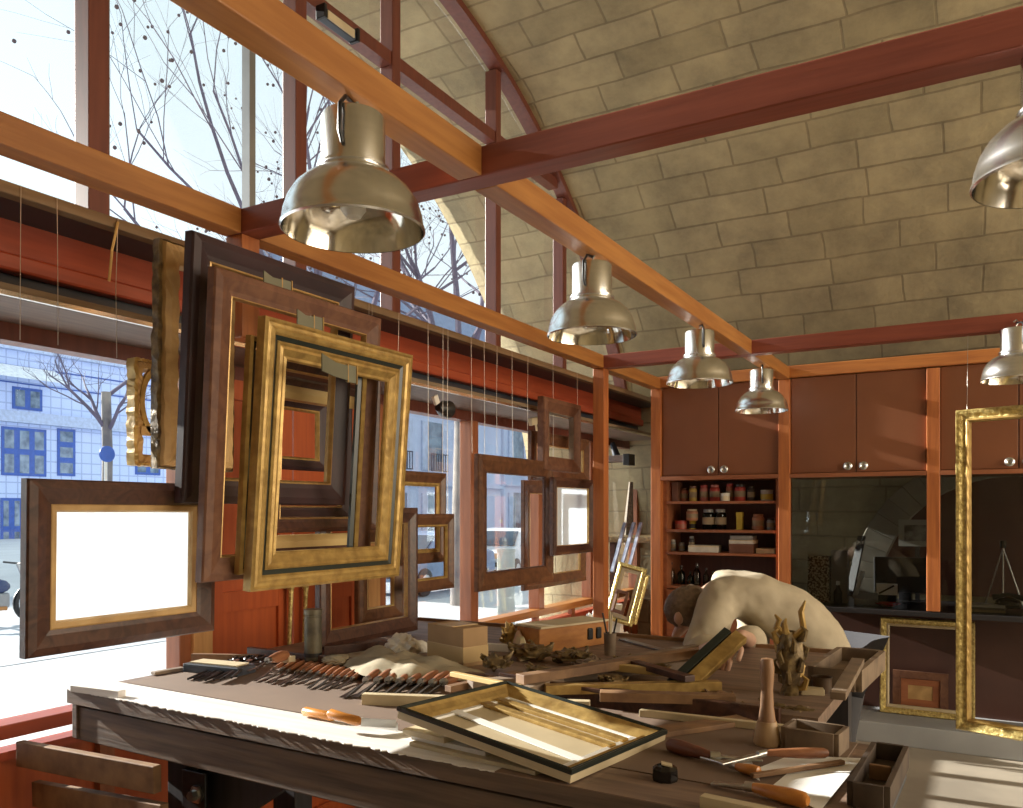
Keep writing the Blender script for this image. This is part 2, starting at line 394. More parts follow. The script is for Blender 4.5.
MB().span((-2.60, y0c, EYE + .675), (-2.99, y1c, EYE + .70)).build('lower_ledge', ledgem, CAN, bevel=.004)
MB().span((-2.59, y0c, EYE + .66), (-2.605, y1c, EYE + .675)).build('bright_edge_strip', chrome, CAN)
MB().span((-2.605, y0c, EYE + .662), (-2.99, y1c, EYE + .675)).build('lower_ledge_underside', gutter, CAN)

# ------------------------------------------------------------ timber grid
BT, BB = EYE + 1.04, EYE + .955
def beam(a, b2, m, label, bw=.08):
    o = MB().span(a, b2).build('timber_beam', m, bevel=.004); tag(single(o), label, 'beam', 'timber grid'); del o['group']; return o
beam((-1.33, -.4, BB), (-1.25, 1.998, BT), orangeY, 'orange varnished beam at top left carrying the nearest lamp')
beam((-1.33, 2.082, BB), (-1.25, 5.068, BT), orangeY, 'orange beam running away from the dark cross beam, two lamps hang from it')
beam((-1.33, 5.152, BB), (-1.25, 6.158, BT), orangeY, 'short orange beam ending at the cupboard post, farthest lamp hangs from it')
beam((-2.30, -.4, BB), (-2.22, 1.998, BT), orangeY, 'orange beam along the left window in front of the pale sky')
beam((-2.30, 2.082, BB), (-2.22, 5.068, BT), orangeY, 'orange beam above the canopy ending at the window side post')
beam((-2.30, 5.152, BB), (-2.22, 6.158, BT), orangeY, 'short orange beam between the two upright posts near the stone wall')
beam((-2.30, 1.998, BB), (5.6, 2.082, BT), redbeam, 'long dark red cross beam spanning the room in front')
beam((-2.30, 5.068, BB), (5.6, 5.152, BT), redbeam, 'thinner looking dark red cross beam just before the cupboards')
beam((-2.30, 6.158, BB + .01), (5.6, 6.24, BT + .01), orangeX, 'orange rail along the top of the cupboards')
def post(x, y, z0, z1, label, m=None):
    o = MB().span((x - .04, y - .04, z0), (x + .04, y + .04, z1)).build('timber_post', m or orangeZ, bevel=.004); tag(single(o), label, 'post'); return o
post(-2.26, 5.11, 0, BB, 'orange post at the right end of the shop window')
post(-2.26, 2.04, 2.2, BB, 'stub of red post hanging under the beam corner behind the dark frames', orangeZ)
post(-2.26, 6.20, 0, BB, 'orange post at the left side of the cupboard by the stone wall')
post(-1.29, 6.20, 0, BB, 'orange post between the open shelves and the glass partition')
post(-.33, 6.20, .94, BB, 'orange post in the middle of the glass partition standing on the counter')
post(.64, 6.20, .94, BB, 'orange post at the right end of the glass partition')

# ------------------------------------------------------------ cupboards over the partition, open shelves
KY = 6.17
def cupboard(x0, x1, label, knobs='in'):
    zt, zb = BB + .01, EYE + .275
    t = thing('wall_cupboard', label, 'cupboard', ((x0 + x1) / 2, 6.35, zb))
    MB().span((x0, 6.22, zb), (x1, 6.6, zt)).build('body', cabin, t)
    MB().span((x0, KY - .01, zb - .03), (x1, 6.6, zb)).build('bottom_rail', cabsh, t)
    xm = (x0 + x1) / 2
    for k, (a, c) in enumerate(((x0 + .004, xm - .003), (xm + .003, x1 - .004))):
        d = MB().span((a, KY + .02, zb + .004), (c, KY + .045, zt - .004)).build('door', cabm, t, bevel=.003)
        kx = xm - .05 if k == 0 else xm + .05
        MB().lathe([(0, -.020), (.006, -.020), (.008, -.016), (.020, -.024), (.029, -.018), (.026, -.006), (.012, 0), (.012, .01)], (kx, KY + .012, zb + .045), axis='Y', n=20).build('knob', steel, d, smooth=True)
    return t
cupboard(-2.22, -1.33, 'red-brown two-door wall cupboard above the open shelves of jars')
cupboard(-1.25, -.37, 'red-brown two-door wall cupboard above the left glass bay')
cupboard(-.29, .60, 'red-brown wall cupboard above the right glass bay, beside the gilt frame')
cupboard(.68, 1.6, 'red-brown wall cupboard farthest right along the back')
zb = EYE + .275
T = thing('open_shelf_unit', 'open shelf unit full of jars below the left wall cupboard', 'shelf', (-1.78, 6.4, 0))
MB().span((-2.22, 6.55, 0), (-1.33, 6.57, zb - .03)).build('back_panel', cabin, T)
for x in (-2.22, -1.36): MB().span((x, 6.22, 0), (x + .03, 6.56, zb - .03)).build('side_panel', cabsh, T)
SHZ = [at(720, 501, Y=6.2).z, at(720, 530, Y=6.2).z, at(720, 553, Y=6.2).z, at(720, 588, Y=6.2).z]
for z in SHZ: MB().span((-2.19, 6.21, z - .02), (-1.36, 6.55, z)).build('shelf', cabsh, T)
for x in (-2.19, -1.77): 
    MB().span((x + .003, 6.2, .02), (x + .407, 6.22, SHZ[3] - .03)).build('door', cabsh, T, bevel=.003)

# things on the shelves: (shelf, px centre, height px, width px, kind, colour, description)
cols = dict(red=(.45, .05, .035), pink=(.5, .16, .13), brown=(.17, .07, .04), ochre=(.5, .33, .07), yellow=(.70, .52, .06), white=(.62, .58, .5),
            green=(.07, .2, .15), blue=(.09, .13, .2), rust=(.36, .11, .06), dark=(.05, .035, .03), grey=(.28, .27, .25), terra=(.45, .19, .10), cream=(.6, .5, .33))
def cmat(c): return mat('paint_' + c, cols[c], .45, scale=(20, 20, 20))
def jar(x, y, z, r, h, body, lid, label, cat='jar', glass=None, name='jar'):
    t = thing(name, label, cat, (x, y, z), 'jars and tins on the open shelves')
    p = [(0, .001), (r * .92, .001), (r, r * .15), (r, h * .72), (r * .92, h * .80), (r * .72, h * .84)]
    MB().lathe(p, (x, y, z), n=20).build('jar_body', glass or cmat(body), t, smooth=True)
    MB().lathe([(0, h * .84), (r * .8, h * .84), (r * .8, h * .99), (0, h)], (x, y, z), n=20).build('lid', cmat(lid), t, smooth=True)
    MB().lathe([(r * 1.01, h * .25), (r * 1.01, h * .6)], (x, y, z), n=20).build('paper_label', mat('aged_label_paper', (.30, .22, .13), .7, scale=(30, 30, 30)), t)
    return t
def tin(x, y, z, r, h, body, band, label):
    t = thing('paint_tin', label, 'tin', (x, y, z), 'jars and tins on the open shelves')
    MB().lathe([(0, .001), (r, .001), (r, h * .95), (r * 1.04, h * .97), (r * 1.04, h), (r * .9, h * .98), (0, h * .97)], (x, y, z), n=20).build('tin_body', cmat(body), t, smooth=True)
    MB().lathe([(r * 1.015, h * .12), (r * 1.015, h * .62)], (x, y, z), n=20).build('paper_label', cmat(band), t)
    return t
def bottle(x, y, z, r, h, g, label):
    t = thing('bottle', label, 'bottle', (x, y, z), 'bottles on the lowest open shelf')
    MB().lathe([(0, .001), (r * .9, .001), (r, .01), (r, h * .55), (r * .75, h * .66), (r * .35, h * .74), (r * .32, h * .92)], (x, y, z), n=18).build('bottle_glass', g, t, smooth=True)
    MB().lathe([(0, h * .9), (r * .4, h * .9), (r * .4, h), (0, h)], (x, y, z), n=12).build('cap', cmat('dark'), t)
    return t
def carton(x, y, z, w, d, h, c, label, rz=0, name='box', cat='box'):
    t = thing(name, label, cat, (x, y, z))
    MB().box((x, y, z + h / 2), (w, d, h), (0, 0, rz)).build('carton', cmat(c) if isinstance(c, str) else c, t, bevel=.002)
    MB().box((x, y, z + h * .86), (w + .003, d + .003, h * .22), (0, 0, rz)).build('lid', cmat('cream') if c == 'white' else (cmat(c) if isinstance(c, str) else c), t, bevel=.001)
    return t
def shx(px): return at(px, 0, Y=6.36).x
pm = 6.25 / F
def S(k, px, wp, hp): return shx(px), 6.36 + random.uniform(-.03, .03), SHZ[k], wp * pm / 2, hp * pm
for px, wp, hp, c, nm in ((671, 7, 20, 'rust', 'tall rust-red book standing at the left end of the top open shelf'), (678, 6, 20, 'brown', 'dark brown book standing second on the top open shelf')):
    x, y, z, r, h = S(0, px, wp, hp); carton(x, y, z, 2 * r, .12, h, c, nm, name='book', cat='book')
x, y, z, r, h = S(0, 684, 9, 14); jar(x, y, z, r, h, 'rust', 'brown', 'short rust-coloured jar in front of books on top shelf')
for px, wp, hp, bc, lc, nm in ((694, 8, 16, 'ochre', 'brown', 'ochre pigment jar on the top open shelf'), (704, 9, 17, 'pink', 'red', 'pink pigment jar on the top open shelf'),
        (715, 10, 17, 'red', 'pink', 'large bright red pigment jar at mid top shelf'), (741, 11, 17, 'red', 'dark', 'dark-lidded red jar right of white cup on top shelf'), (730, 8, 18, 'rust', 'red', 'rust jar behind the white cup on the top shelf')):
    x, y, z, r, h = S(0, px, wp, hp); jar(x, y, z, r, h, bc, lc, nm)
x, y, z, r, h = S(0, 729, 9, 8); tin(x, y - .08, z, r, h, 'white', 'cream', 'low white cup at the middle of the top open shelf')
x, y, z, r, h = S(0, 767, 12, 11); tin(x, y, z, r, h, 'white', 'yellow', 'white tub with yellow band at right of the top shelf')
x, y, z, r, h = S(0, 752, 8, 15); jar(x, y, z, r, h, 'dark', 'dark', 'dark jar left of the yellow-banded tub')
for px, wp, hp, bc, lc, nm in ((668, 10, 9, 'yellow', 'red', 'low yellow tin at left end of the second shelf'), (681, 12, 9, 'red', 'rust', 'wide red tin on the second open shelf'), (692, 7, 9, 'yellow', 'dark', 'small yellow and black tin under the stacked jar')):
    x, y, z, r, h = S(1, px, wp, hp); tin(x, y, z, r, h, bc, lc, nm)
x, y, z, r, h = S(1, 693, 12, 12); jar(x, y, z + 9 * pm, r, h, 'terra', 'cream', 'terracotta jar stacked on the small yellow tin')
for px, wp, hp, bc, nm in ((709, 12, 21, bottlegr, 'tall green glass jar on the second shelf'), (720, 12, 21, bottleg, 'tall clear blue-grey jar on the second shelf')):
    x, y, z, r, h = S(1, px, wp, hp); jar(x, y, z, r, h, 'green', 'grey', nm, glass=bc)
x, y, z, r, h = S(1, 739, 6, 18); carton(x, y, z, 2 * r, .04, h, 'yellow', 'narrow yellow carton standing on the second shelf')
x, y, z, r, h = S(1, 758, 12, 16); jar(x, y, z, r, h, 'terra', 'terra', 'terracotta pot jar at right of the second shelf')
x, y, z, r, h = S(1, 771, 8, 12); jar(x, y, z, r, h, 'grey', 'dark', 'grey jar at the right end of the second shelf')
for px, wp, hp, bc, lc, nm in ((665, 7, 11, 'white', 'grey', 'white jar at left end of the third shelf'), (674, 6, 12, 'grey', 'white', 'small grey jar second on the third shelf'), (681, 7, 9, 'grey', 'grey', 'squat grey jar on third shelf'), (692, 6, 16, 'dark', 'grey', 'slim dark jar behind the white packet on third shelf')):
    x, y, z, r, h = S(2, px, wp, hp); jar(x, y, z, r, h, bc, lc, nm)
x, y, z, r, h = S(2, 707, 30, 7); carton(x, y - .03, z, 2 * r, .16, h, 'white', 'flat white packet lying on the third shelf', .1)
x, y, z, r, h = S(2, 745, 24, 9); carton(x, y - .02, z, 2 * r, .15, h, 'brown', 'brown box at the bottom of the stack on third shelf')
carton(x, y - .02, z + 9.2 * pm, 2 * r, .15, 4 * pm, 'white', 'white box lid in the middle of the stack on third shelf'); carton(x, y - .02, z + 13.4 * pm, 2 * r * .92, .14, 4 * pm, 'grey', 'grey box on top of the stack on third shelf')
x, y, z, r, h = S(2, 768, 18, 5); carton(x, y, z, 2 * r, .15, h, 'cream', 'low cream box at right of the third shelf')
for i, (px, wp, hp, g) in enumerate(((664, 5, 14, bottleg), (672, 7, 23, bottleg), (681, 8, 20, bottlegr), (690, 6, 14, bottlegr), (697, 8, 23, bottleg), (706, 6, 18, bottleg), (714, 7, 15, bottlegr), (721, 7, 16, bottleg))):
    x, y, z, r, h = S(3, px, wp, hp); bottle(x, y, z, r, h, g, '%s bottle from the left on the lowest open shelf' % ['first', 'second, tall', 'third', 'fourth', 'fifth, tall', 'sixth', 'seventh', 'eighth'][i])

# ------------------------------------------------------------ glass partition, counter, back room
G = bpy.data.objects.new('window_4', None); C.objects.link(G); G.location = (0, 6.2, .94); struct(G)
for x0, x1 in ((-1.25, -.37), (-.29, .60), (.68, 1.6)):
    MB().span((x0, 6.198, .94), (x1, 6.204, zb - .03)).build('glass', glassp, G)
blackc = mat('black_counter', (.02, .018, .02), .35)
brownlow = mat('dark_brown_low_wall', (.07, .028, .02), .4)
greystep = mat('grey_step_paint', (.36, .37, .38), .6, col2=(.28, .29, .3), scale=(2, 2, 2))
o = MB().span((-1.24, 6.16, .90), (2.2, 7.0, .935)).build('counter', blackc, bevel=.004); tag(single(o), 'black counter top running behind the glass partition', 'counter')
struct(MB().span((-1.24, 6.74, .12), (2.2, 6.8, .90)).build('wall_back', brownlow))
struct(MB().span((-2.3, 6.24, 0), (2.2, 6.9, .145)).build('trim_6', greystep, bevel=.006))
struct(MB().span((-1.24, 6.60, zb + .02), (2.2, 7.4, zb + .04)).build('added_shade_board', cabin))  # unseen board added to keep vault light out of the back room
# arch niche behind the glass
st2 = mat('dusty_pale_stone', (.30, .27, .21), .9, col2=(.22, .2, .16), scale=(5, 5, 5), bump=.4)
b = MB(); ax, az, ri, ro = .15, .95, .92, 1.14
n = 26
for k in range(n):
    a, c = math.pi * k / n, math.pi * (k + 1) / n
    b.poly([(ax + ri * math.cos(a), 7.2, az + ri * math.sin(a)), (ax + ro * math.cos(a), 7.2, az + ro * math.sin(a)), (ax + ro * math.cos(c), 7.2, az + ro * math.sin(c)), (ax + ri * math.cos(c), 7.2, az + ri * math.sin(c))], (0, .16, 0))
struct(b.build('trim_8', st2, bevel=.006))
nic = mat('dark_red_niche', (.09, .025, .018), .6)
b = MB(); b.poly([(ax + ri * math.cos(math.pi * k / 30), 7.32, az + ri * math.sin(math.pi * k / 30)) for k in range(31)], (0, .05, 0)); struct(b.build('trim_9', nic))

# ------------------------------------------------------------ lamps
def make_lamp(label):
    t = thing('pendant_lamp', label, 'lamp', (0, 0, 0), 'aluminium workshop pendants')
    MB().lathe([(.164, 0), (.168, .004), (.166, .012), (.164, .014), (.161, .037), (.151, .068), (.134, .095), (.111, .116), (.090, .128), (.079, .132), (.078, .140), (.083, .142), (.083, .148), (.074, .150)], n=48).build('shade', alu, t, smooth=True)
    MB().lathe([(.163, .001), (.156, .036), (.146, .064), (.128, .091), (.104, .111), (.060, .124), (0, .124)], n=48).build('reflector', aluin, t, smooth=True)
    h = MB().lathe([(.074, .148), (.074, .262), (.070, .268), (0, .270)], n=36).build('housing', alu, t, smooth=True)
    MB().tube([(.03, -.072, .175), (.03, -.082, .20), (.03, -.08, .26), (.02, -.05, .29), (0, 0, .298)], .005, 8).build('cable', blackp, h, smooth=True)
    MB().tube([(0, 0, .262), (0, 0, .285), (.012, 0, .30), (0, 0, .315), (-.012, 0, .303)], .004, 8).build('hook', steel, h, smooth=True)
    MB().lathe([(0, .03), (.018, .034), (.03, .05), (.028, .075), (.014, .10), (.014, .121)], n=16).build('bulb', mat('frosted_bulb', (.8, .78, .7), .3), t, smooth=True)
    return t
LZ = EYE + .655
L0 = make_lamp('aluminium pendant lamp nearest the camera, above the gold frame')
L0.location = (-1.29, 1.495, LZ)
for (x, y, lb) in ((-1.29, 2.835, 'aluminium pendant lamp in front of the stone vault, second along the beam'), (-1.29, 4.16, 'aluminium pendant lamp third along the beam, left of the cupboard post'),
                   (-1.29, 5.49, 'smallest aluminium pendant lamp in front of the cupboard post'), (.128, 2.05, 'aluminium pendant lamp cut by the right picture edge, upper one'),
                   (.115, 5.05, 'aluminium pendant lamp above the tall gilt frame')):
    dup(L0, (x, y, LZ + (.0 if x < 0 else .03)), (0, 0, random.uniform(-.5, .5)), lb)

# ------------------------------------------------------------ picture frames
def frame(name, label, strips, w, h, place, carve=0, back=None, group=None, extra=None, seg=26, cat='picture frame'):
    """strips: [(part name, material, [(inset, depth)...])...]; place(u, v, n) -> world"""
    org = place(w / 2, 0, 0)
    t = thing(name, label, cat, org, group)
    for pn, m, prof in strips:
        b = MB(); bm = b.bm
        cor = [(0, 0), (w, 0), (w, h), (0, h)]
        loops = []
        for (ins, dep) in prof:
            loop = []
            for k in range(4):
                a = cor[k]; c = cor[(k + 1) % 4]
                sx = lambda q: ins if q == 0 else -ins
                pa = Vector((a[0] + (ins if a[0] == 0 else -ins), a[1] + (ins if a[1] == 0 else -ins)))
                pc = Vector((c[0] + (ins if c[0] == 0 else -ins), c[1] + (ins if c[1] == 0 else -ins)))
                N = seg if carve else 1
                for j in range(N):
                    q = pa.lerp(pc, j / N); dd = dep
                    if carve and j:
                        dd += random.uniform(-carve, carve)
                        if ins < .002: 
                            nrm = Vector((pc - pa)).normalized(); q = q + Vector((nrm.y, -nrm.x)) * random.uniform(-carve * .2, carve * .9)
                    loop.append(bm.verts.new(place(q.x, q.y, dd)))
            loops.append(loop)
        for l0, l1 in zip(loops, loops[1:]):
            n = len(l0)
            for k in range(n): bm.faces.new((l0[k], l0[(k + 1) % n], l1[(k + 1) % n], l1[k]))
        b.build(pn, m, t, bevel=0)
    if back:
        ins, m, pn = back
        b = MB(); b.poly([place(ins, ins, .002), place(w - ins, ins, .002), place(w - ins, h - ins, .002), place(ins, h - ins, .002)], place(0, 0, .004) - place(0, 0, 0))
        b.build(pn, m, t)
    return t
def plane_x(X, y0, z0, tilt=0, h=1.0, roll=0, yaw=0):
    """plane parallel to the window; v up; n towards the room"""
    ct, st = math.cos(R(tilt)), math.sin(R(tilt)); cy, sy = math.cos(R(yaw)), math.sin(R(yaw))
    def place(u, v, n):
        vv = v - h / 2
        x = n * ct + vv * st; z = vv * ct - n * st; y = u
        return Vector((X + x * cy - y * sy, y0 + y * cy + x * sy, z0 + h / 2 + z))
    return place
def pxframe(name, label, X, L, Rr, yT, yB, strips, tilt=3.5, **kw):
    a = at(L, yT, X=X); c = at(Rr, yT, X=X); b2 = at(L, yB, X=X); w = c.y - a.y; h = a.z - b2.z
    return frame(name, label, strips, w, h, plane_x(X - .45 * max(q[1] for s_ in strips for q in s_[2]), a.y, b2.z, tilt, h), **kw), (a.y, c.y, b2.z, a.z)
def flatprof(w, dep=.03, lip=.012, m=walnut, ml=goldlip, bulge=.006):
    return [('moulding', m, [(0, 0), (0, dep * .8), (.004, dep), (w * .35, dep + bulge), (w * .8, dep * .8), (w, dep * .7), (w, 0), (0, 0)]),
            ('gilt_edge', ml, [(w, 0), (w, dep * .72), (w + lip * .5, dep * .75), (w + lip, dep * .4), (w + lip, 0), (w, 0)])]
grp = None
wires = []
def wire(y, X, z0, z1=None, name_y=None):
    wires.append((y, X, z0, z1 or (EYE + .96)))
# nearest gold frame with black band
gw = [('outer_moulding', gold, [(0, 0), (0, .03), (.003, .032), (.008, .036), (.013, .031), (.022, .032), (.030, .037), (.038, .033), (.044, .026), (.044, 0), (0, 0)]),
      ('black_band', blackgreen, [(.044, 0), (.044, .025), (.058, .019), (.060, 0), (.044, 0)]),
      ('inner_moulding', gold, [(.058, 0), (.058, .022), (.064, .027), (.070, .022), (.078, .025), (.086, .019), (.096, .012), (.104, .014), (.108, .009), (.108, 0), (.058, 0)])]
_, e = pxframe('picture_frame', 'large gold frame with a black inner band hanging nearest the camera', -1.79, 254.5, 403, 316, 592, gw, tilt=4.5)
GOLD = e
_, e1 = pxframe('picture_frame', 'tall aubergine-black frame with thin gilt edge, left of the gold frame', -1.95, 184, 347, 231, 503, flatprof(.068, .035, .010, ebony, goldlip))
_, e2 = pxframe('picture_frame', 'chestnut brown frame with scratched bare mouldings just behind the gold frame', -1.87, 205.5, 373, 267, 583, flatprof(.066, .03, .006, chest, goldlip))
pf, e3 = pxframe('picture_frame', 'dark walnut landscape frame backed with white sheet glowing in the window', -2.02, 24, 213, 478, 659,
        flatprof(.062, .03, .001, darkwal) + [('gold_slip', rawwood, [(.062, 0), (.062, .02), (.066, .022), (.078, .02), (.082, .012), (.082, 0), (.062, 0)])], tilt=1.0, back=(.075, paperlit, 'white_sheet'))
_, e4 = pxframe('picture_frame', 'bare old wood frame with ragged carved left edge behind the black frame', -2.15, 157, 232, 238, 468,
        [('moulding', rawwood, [(.006, 0), (.006, .03), (.012, .045), (.03, .05), (.066, .035), (.07, 0), (.006, 0)]), ('carved_edge', carved, [(.0, .0), (.0, .03), (.004, .038), (.008, .02)])], carve=.004, tilt=1)
t8, e5 = pxframe('picture_frame', 'small gilt frame with an oval opening hanging before the street window', -2.45, 131, 172, 358, 465,
        [('moulding', rawwood, [(.006, 0), (.006, .03), (.012, .04), (.03, .04), (.038, .02), (.038, 0), (.006, 0)]), ('carved_edge', gold, [(0, 0), (0, .04), (.008, .045), (.01, 0)])], carve=.004, tilt=0)
b = MB(); yc_, zc_ = (e5[0] + e5[1]) / 2, e5[3] - .14
for k in range(32):
    a, c = 2 * math.pi * k / 32, 2 * math.pi * (k + 1) / 32
    b.poly([(-2.44, yc_ + .045 * math.cos(a), zc_ + .09 * math.sin(a)), (-2.44, yc_ + .062 * math.cos(a), zc_ + .115 * math.sin(a)), (-2.44, yc_ + .062 * math.cos(c), zc_ + .115 * math.sin(c)), (-2.44, yc_ + .045 * math.cos(c), zc_ + .09 * math.sin(c))], (.015, 0, 0))
b.build('oval_ring', gold, t8)
MB().span((-2.445, e5[0] + .02, e5[2] + .10), (-2.425, e5[1] - .02, e5[2] + .13)).build('cross_rail', rawwood, t8)
# the nest of frames seen through the gold one
pxframe('picture_frame', 'brown frame with pale gilt sight edge hanging right behind the gold frame opening', -2.05, 270, 377, 352, 533, flatprof(.045, .03, .006, darkwal, goldlip), tilt=2)
pxframe('picture_frame', 'frame with pale yellow lower rail seen low through the gold frame', -2.14, 262, 369, 372, 558, flatprof(.03, .025, .045, darkwal, paleyel), tilt=2)
pxframe('picture_frame', 'black frame with thin reddish lip, third deep inside the gold frame', -2.26, 258, 350, 372, 521, flatprof(.05, .03, .006, ebony, goldlip), tilt=1)
pxframe('picture_frame', 'narrow dark frame with gilt lip, fourth deep inside the gold frame', -2.42, 262, 341, 384, 505, flatprof(.035, .025, .012, darkwal, goldlip), tilt=1)
pxframe('picture_frame', 'small black frame with gold sight edge, deepest seen through the gold frame', -2.6, 262, 326, 392, 468, flatprof(.045, .025, .012, ebony, gold), tilt=0)
pxframe('picture_frame', 'thin gilt frame whose left edge shows beside the large gold frame', -1.83, 243, 360, 335, 575, [('moulding', gold, [(0, 0), (0, .02), (.006, .028), (.014, .018), (.014, 0), (0, 0)]), ('black_sight_edge', blackgreen, [(.014, 0), (.014, .014), (.03, .01), (.03, 0), (.014, 0)])], tilt=4)
# frames in the window right of the gold one
pxframe('picture_frame', 'walnut frame with gold slip, upper one beside the gold frame', -2.55, 396, 445, 470, 566, flatprof(.055, .025, .02, walnut, gold), tilt=0)
pxframe('picture_frame', 'walnut frame with gold slip, lower one in front of the parked blue car', -2.45, 408, 453, 514, 594, flatprof(.055, .025, .012, walnut, gold), tilt=0)
pxframe('picture_frame', 'large dark frame standing on the rear bench below the gold frame', -2.36, 318, 416, 507, 650, flatprof(.07, .03, .004, darkwal, goldlip), tilt=0)
pxframe('picture_frame', 'small brown frame with pale side behind the standing dark frame', -2.62, 357, 402, 528, 626, flatprof(.07, .03, .006, walnut, paleyel), tilt=0)
pxframe('picture_frame', 'broad walnut landscape frame hanging in front of the white car', -2.5, 476.5, 552, 453.5, 592, flatprof(.095, .03, .01, walnut, darkwal), tilt=0)
pxframe('picture_frame', 'small walnut frame above, overlapping the broad landscape frame', -2.6, 530, 588, 430, 480, flatprof(.08, .03, .008, walnut, goldlip), tilt=0)
pxframe('picture_frame', 'walnut frame backed with white sheet beside the orange post', -2.42, 552, 592, 477, 556, flatprof(.06, .03, .004, darkwal, goldlip), tilt=0, back=(.055, paperlit, 'white_sheet'))
pxframe('picture_frame', 'brown frame low behind the white-backed frame near the post', -2.72, 523, 585, 480, 591, flatprof(.085, .03, .006, walnut, goldlip), tilt=0)
pxframe('picture_frame', 'grey-edged old frame hung high near the canopy by the orange post', -2.5, 541, 578, 396, 470, flatprof(.09, .05, .006, chest, dullwood), tilt=0)

# grey hanging brackets
def bracket(px, py, X, v, label):
    p = at(px, py, X=X); v = Vector(v); t = thing('hanging_bracket', label, 'bracket', p)
    b = MB(); b.poly([p + Vector((0, 0, .022)), p + Vector((0, 0, -.022)), p + v * .5 + Vector((0, 0, -.026)), p + v + Vector((0, 0, -.024)), p + v + Vector((0, 0, .024)), p + v * .5 + Vector((0, 0, .016))], (.004, 0, 0)); b.build('arm', olive, t)
    MB().box(p + Vector((-.003, .022, 0)), (.006, .045, .052)).build('plate', olive, t)
    MB().box(p + Vector((.001, .003, 0)), (.004, .004, .056)).build('plate_edge', goldlip, t); MB().box(p + Vector((.001, .044, 0)), (.004, .003, .058)).build('plate_edge', goldlip, t)
    return t
bracket(347, 373, -1.70, (.10, -.22, -.01), 'grey metal hanging bracket on top rail of the gold frame')
bracket(313, 324, -1.80, (.02, -.09, 0), 'grey metal bracket on the chestnut frame above the gold frame')
bracket(281, 287, -1.86, (.02, -.09, 0), 'grey metal bracket on the black frame, upper left one')

# hanging wires
wm = mat('thin_steel_wire', (.55, .52, .48), .4, .6)
wl = [(21, 203, 340), (57, 215, 345), (118, 232, 358), (369, 285, 330), (399, 300, 352), (443, 320, 473), (448, 322, 515), (471, 333, 453), (484, 338, 455), (512, 350, 475), (528, 360, 430), (553, 369, 476), (341, 300, 320), (372, 300, 352), (428, 315, 473), (497, 345, 453), (577, 376, 430)]
for i, (px, ya, yb) in enumerate(wl):
    X = -2.545; p = at(px, ya, X=X); q = at(px + random.uniform(-1.5, 1.5), yb, X=X); p.z = EYE + .99
    o = MB().tube([p, (p + q) / 2 + Vector((0, random.uniform(-.006, .006), 0)), q], .0012, 5).build('hanging_wire', wm)
    nm = ['leftmost', 'second', 'third', 'tenth', 'twelfth', 'fourteenth', 'fifteenth'][0] if i == 0 else ['leftmost', 'second from left, over the street window', 'third from left, beside a cord', 'just right of chestnut frame top', 'at right edge of the gold frame', 'above upper walnut frame', 'above lower walnut frame', 'left one of the broad landscape frame', 'right of the window post top', 'left of the small walnut frame', 'on the left corner of small walnut frame', 'over the white-backed frame', 'left of the chestnut frame corner', 'over the right top of the gold frame', 'left one near the upper walnut frame', 'at mid broad landscape frame', 'nearest the orange post'][i]
    tag(single(o), 'thin steel hanging wire ' + nm, 'wire', 'hanging wires under the canopy')
o = MB().tube([at(118, 222, X=-2.54), at(112, 250, X=-2.54), at(111, 262, X=-2.54), at(109, 281, X=-2.54)], .0045, 6).build('string', paleyel); tag(single(o), 'short tan cord hanging from the canopy ledge at left', 'cord')

# spotlight and clips under the canopy, flood light on the transom
p = at(440, 408, X=-2.62)
t = thing('spotlight', 'small black clip spotlight under the canopy above the window post', 'spotlight', p)
MB().lathe([(.0, -.05), (.02, -.05), (.045, .0), (.05, .05), (.045, .052), (.0, .03)], p + Vector((0, .03, 0)), n=20, axis='Y').build('lamp_head', blackp, t, smooth=True)
MB().box(p + Vector((0, -.04, .04)), (.02, .04, .05), (0.5, 0, 0)).build('clip', whitep, t, bevel=.004)
p = at(535, 421, X=-2.66); t = thing('clamp', 'cream metal clamp under the canopy left of the high frame', 'clamp', p)
MB().box(p, (.03, .14, .05), (.2, 0, 0)).build('jaw', cream, t, bevel=.006); MB().tube([p, p + Vector((0, .03, -.07))], .008).build('screw', cream, t)
p = at(337, 25, X=FX + .1); t = thing('flood_light', 'small dark flood light fixed to the red transom high in the window', 'light', p)
u = Vector((0, 1, 0))
MB().box(p, (.05, .26, .055)).build('casing', darkgrey, t, bevel=.006)
MB().box(p + Vector((.028, 0, -.004)), (.008, .20, .04)).build('lens', cream, t)
for s in (-1, 1): MB().box(p + Vector((.01, s * .125, 0)), (.06, .02, .07)).build('end_cap', blackp, t, bevel=.004)

# tall gilt frame on the right
u = Vector((math.cos(R(-19)), math.sin(R(-19)), 0)); nrm = Vector((u.y, -u.x, 0)); bl = at(958, 728, Y=4.95); tl = at(958, 411, Y=4.95); hh = tl.z - bl.z
pl = lambda a, v, n: bl + u * a + Vector((0, 0, v)) + nrm * n
gp = [('outer_moulding', gold2, [(0, 0), (0, .03), (.008, .045), (.02, .04), (.034, .028), (.04, .024), (.048, .024), (.05, 0), (0, 0)]), ('carved_inner_edge', gold, [(.048, 0), (.048, .028), (.056, .034), (.064, .026), (.066, 0), (.048, 0)])]
tall = frame('picture_frame', 'very tall gilt frame hanging at the right before the glass partition', gp, 1.12, hh, pl, carve=.0014, seg=60)
p = pl(.05, hh - .005, .015); q = Vector((p.x, 5.11, BB)); o = MB().tube([p, q], .0012, 5).build('hanging_wire', wm); tag(single(o), 'thin wire holding the tall gilt frame from the dark cross beam', 'wire')
p = pl(1.05, hh - .005, .015); q = Vector((p.x, 5.11, BB)); o = MB().tube([p, q], .0012, 5).build('hanging_wire', wm); tag(single(o), 'second thin wire of the tall gilt frame, out at right', 'wire')
